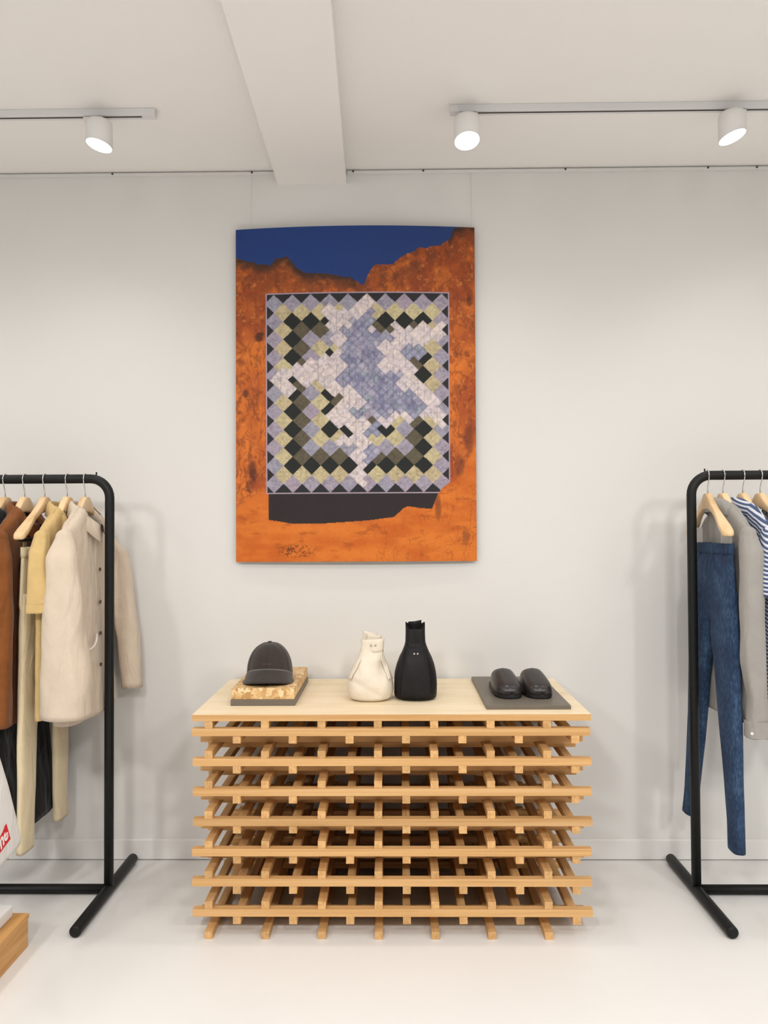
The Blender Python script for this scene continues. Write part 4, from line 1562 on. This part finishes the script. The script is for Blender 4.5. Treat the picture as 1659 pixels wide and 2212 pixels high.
def white_bag():
    xb = at(45, 1815, 2.50).x
    corner = Vector((xb, 2.50, at(45, 1815, 2.50).z))
    t = thing('cotton_tote', 'white cloth tote with a red logo box at the left photo edge', 'bag', (xb, 2.50, corner.z))
    th = R(20)          # hangs askew
    ey = Vector((0, -math.cos(R(6)), -math.sin(R(6))))
    ez = Vector((0, -math.sin(R(25)), math.cos(R(25))))
    wd, hg = .36, .38
    rows = []
    nx_, nz_ = 22, 22
    V, Fc = [], []
    for side in (1, -1):
        for j in range(nz_ + 1):
            for i in range(nx_ + 1):
                u, v = i / nx_, j / nz_
                r = .02
                p = ey * (u * wd) + ez * (v * hg)
                # rounded lower corners
                e = min(u, 1 - u)
                if v < .08 and e < .08:
                    dd = (1 - e / .08) ** 2 * (1 - v / .08) ** 2
                    p = p + (ez * .018 + ey * (.018 if u < .5 else -.018)) * dd
                bul = .024 * (max(0, math.sin(math.pi * u)) ** .18) * (math.sin(math.pi * (0.03 + .97 * v) / 1.15) ** .22 if v < 1 else .25)
                bul = max(bul, .0015)
                V.append((side * bul + .0015 * nz(u * 4, v * 4, side), p.y, p.z))
    def id_(s, j, i):
        return s * (nz_ + 1) * (nx_ + 1) + j * (nx_ + 1) + i
    for s in (0, 1):
        for j in range(nz_):
            for i in range(nx_):
                q4 = (id_(s, j, i), id_(s, j, i + 1), id_(s, j + 1, i + 1), id_(s, j + 1, i))
                Fc.append(q4 if s else q4[::-1])
    for i in range(nx_):
        Fc.append((id_(0, 0, i), id_(0, 0, i + 1), id_(1, 0, i + 1), id_(1, 0, i)))
    for j in range(nz_):
        Fc.append((id_(0, j, 0), id_(1, j, 0), id_(1, j + 1, 0), id_(0, j + 1, 0)))
        Fc.append((id_(0, j, nx_), id_(0, j + 1, nx_), id_(1, j + 1, nx_), id_(1, j, nx_)))
    mesh_obj('bag_panel', V, Fc, F_WHITE, t, True)
    # handle over the stand's arm
    pa = ey * (.10) + ez * hg
    pb = ey * (.26) + ez * hg
    hk = Vector((px1 - .19 + .12 - xb, 2.13 - 2.50, ZS + .866 - corner.z))
    pts = []
    for i in range(13):
        s = i / 12
        q = pa.lerp(hk, s * 2) if s <= .5 else hk.lerp(pb, s * 2 - 1)
        pts.append((q.x, q.y, q.z))
    rows = [[(p[0] - .0012, p[1] - .0, p[2]), (p[0] + .012, p[1], p[2]), ] for p in pts]
    o = mesh_obj('handle', *loft(rows, False, False, False), F_WHITE, t, True)
    o.modifiers.new('thickness', 'SOLIDIFY').thickness = .002
    # red printed box: right edge as seen, running out of the photo to the left
    xo = .0225

    def on_x(px_, py_):
        d = ROT @ Vector(((px_ - W_PX / 2) / F_PX, -(py_ - H_PX / 2) / F_PX, -1.0))
        return Vector((0, 0, CAM_H)) + d * ((xb + xo) / d.x) - corner
    tr, brr, lf = on_x(14, 1779), on_x(23, 1812), on_x(0, 1843)
    dirn = Vector((0, lf.y - brr.y, lf.z - brr.z)).normalized()
    up_ = Vector((0, tr.y - brr.y, tr.z - brr.z))
    Lb = .125
    q = [Vector((0, brr.y, brr.z)), Vector((0, brr.y, brr.z)) + dirn * Lb, Vector((0, brr.y, brr.z)) + dirn * Lb + up_, Vector((0, brr.y, brr.z)) + up_]
    v = [(xo, p.y, p.z) for p in q] + [(xo - .009, p.y, p.z) for p in q]
    bx_ = mesh_obj('logo_box', v, [(3, 2, 1, 0), (0, 1, 5, 4), (1, 2, 6, 5), (2, 3, 7, 6), (3, 0, 4, 7)], F_RED, t)
    cu = bpy.data.curves.new('logo_text', 'FONT')
    cu.body = 'me'
    cu.size = up_.length * 0.95
    cu.align_x = 'RIGHT'
    cu.shear = .25
    cu.extrude = .0006
    cu.offset = .0012
    txt_tmp = bpy.data.objects.new('logo_text_tmp', cu)
    COL.objects.link(txt_tmp)
    dg = bpy.context.evaluated_depsgraph_get()
    me = bpy.data.meshes.new_from_object(txt_tmp.evaluated_get(dg))
    bpy.data.objects.remove(txt_tmp)
    me.materials.clear()
    me.materials.append(F_PRINT)
    tx = bpy.data.objects.new('logo_text', me)
    COL.objects.link(tx)
    tx.parent = bx_
    ex = -dirn
    eyv = up_.normalized()
    ezv = ex.cross(eyv).normalized()
    pos = q[0] + dirn * .008 + up_ * .27
    mat = Matrix((ex, eyv, ezv)).transposed().to_4x4()
    mat.translation = Vector((xo + .0008, pos.y, pos.z))
    tx.matrix_local = mat
    return t


white_bag()
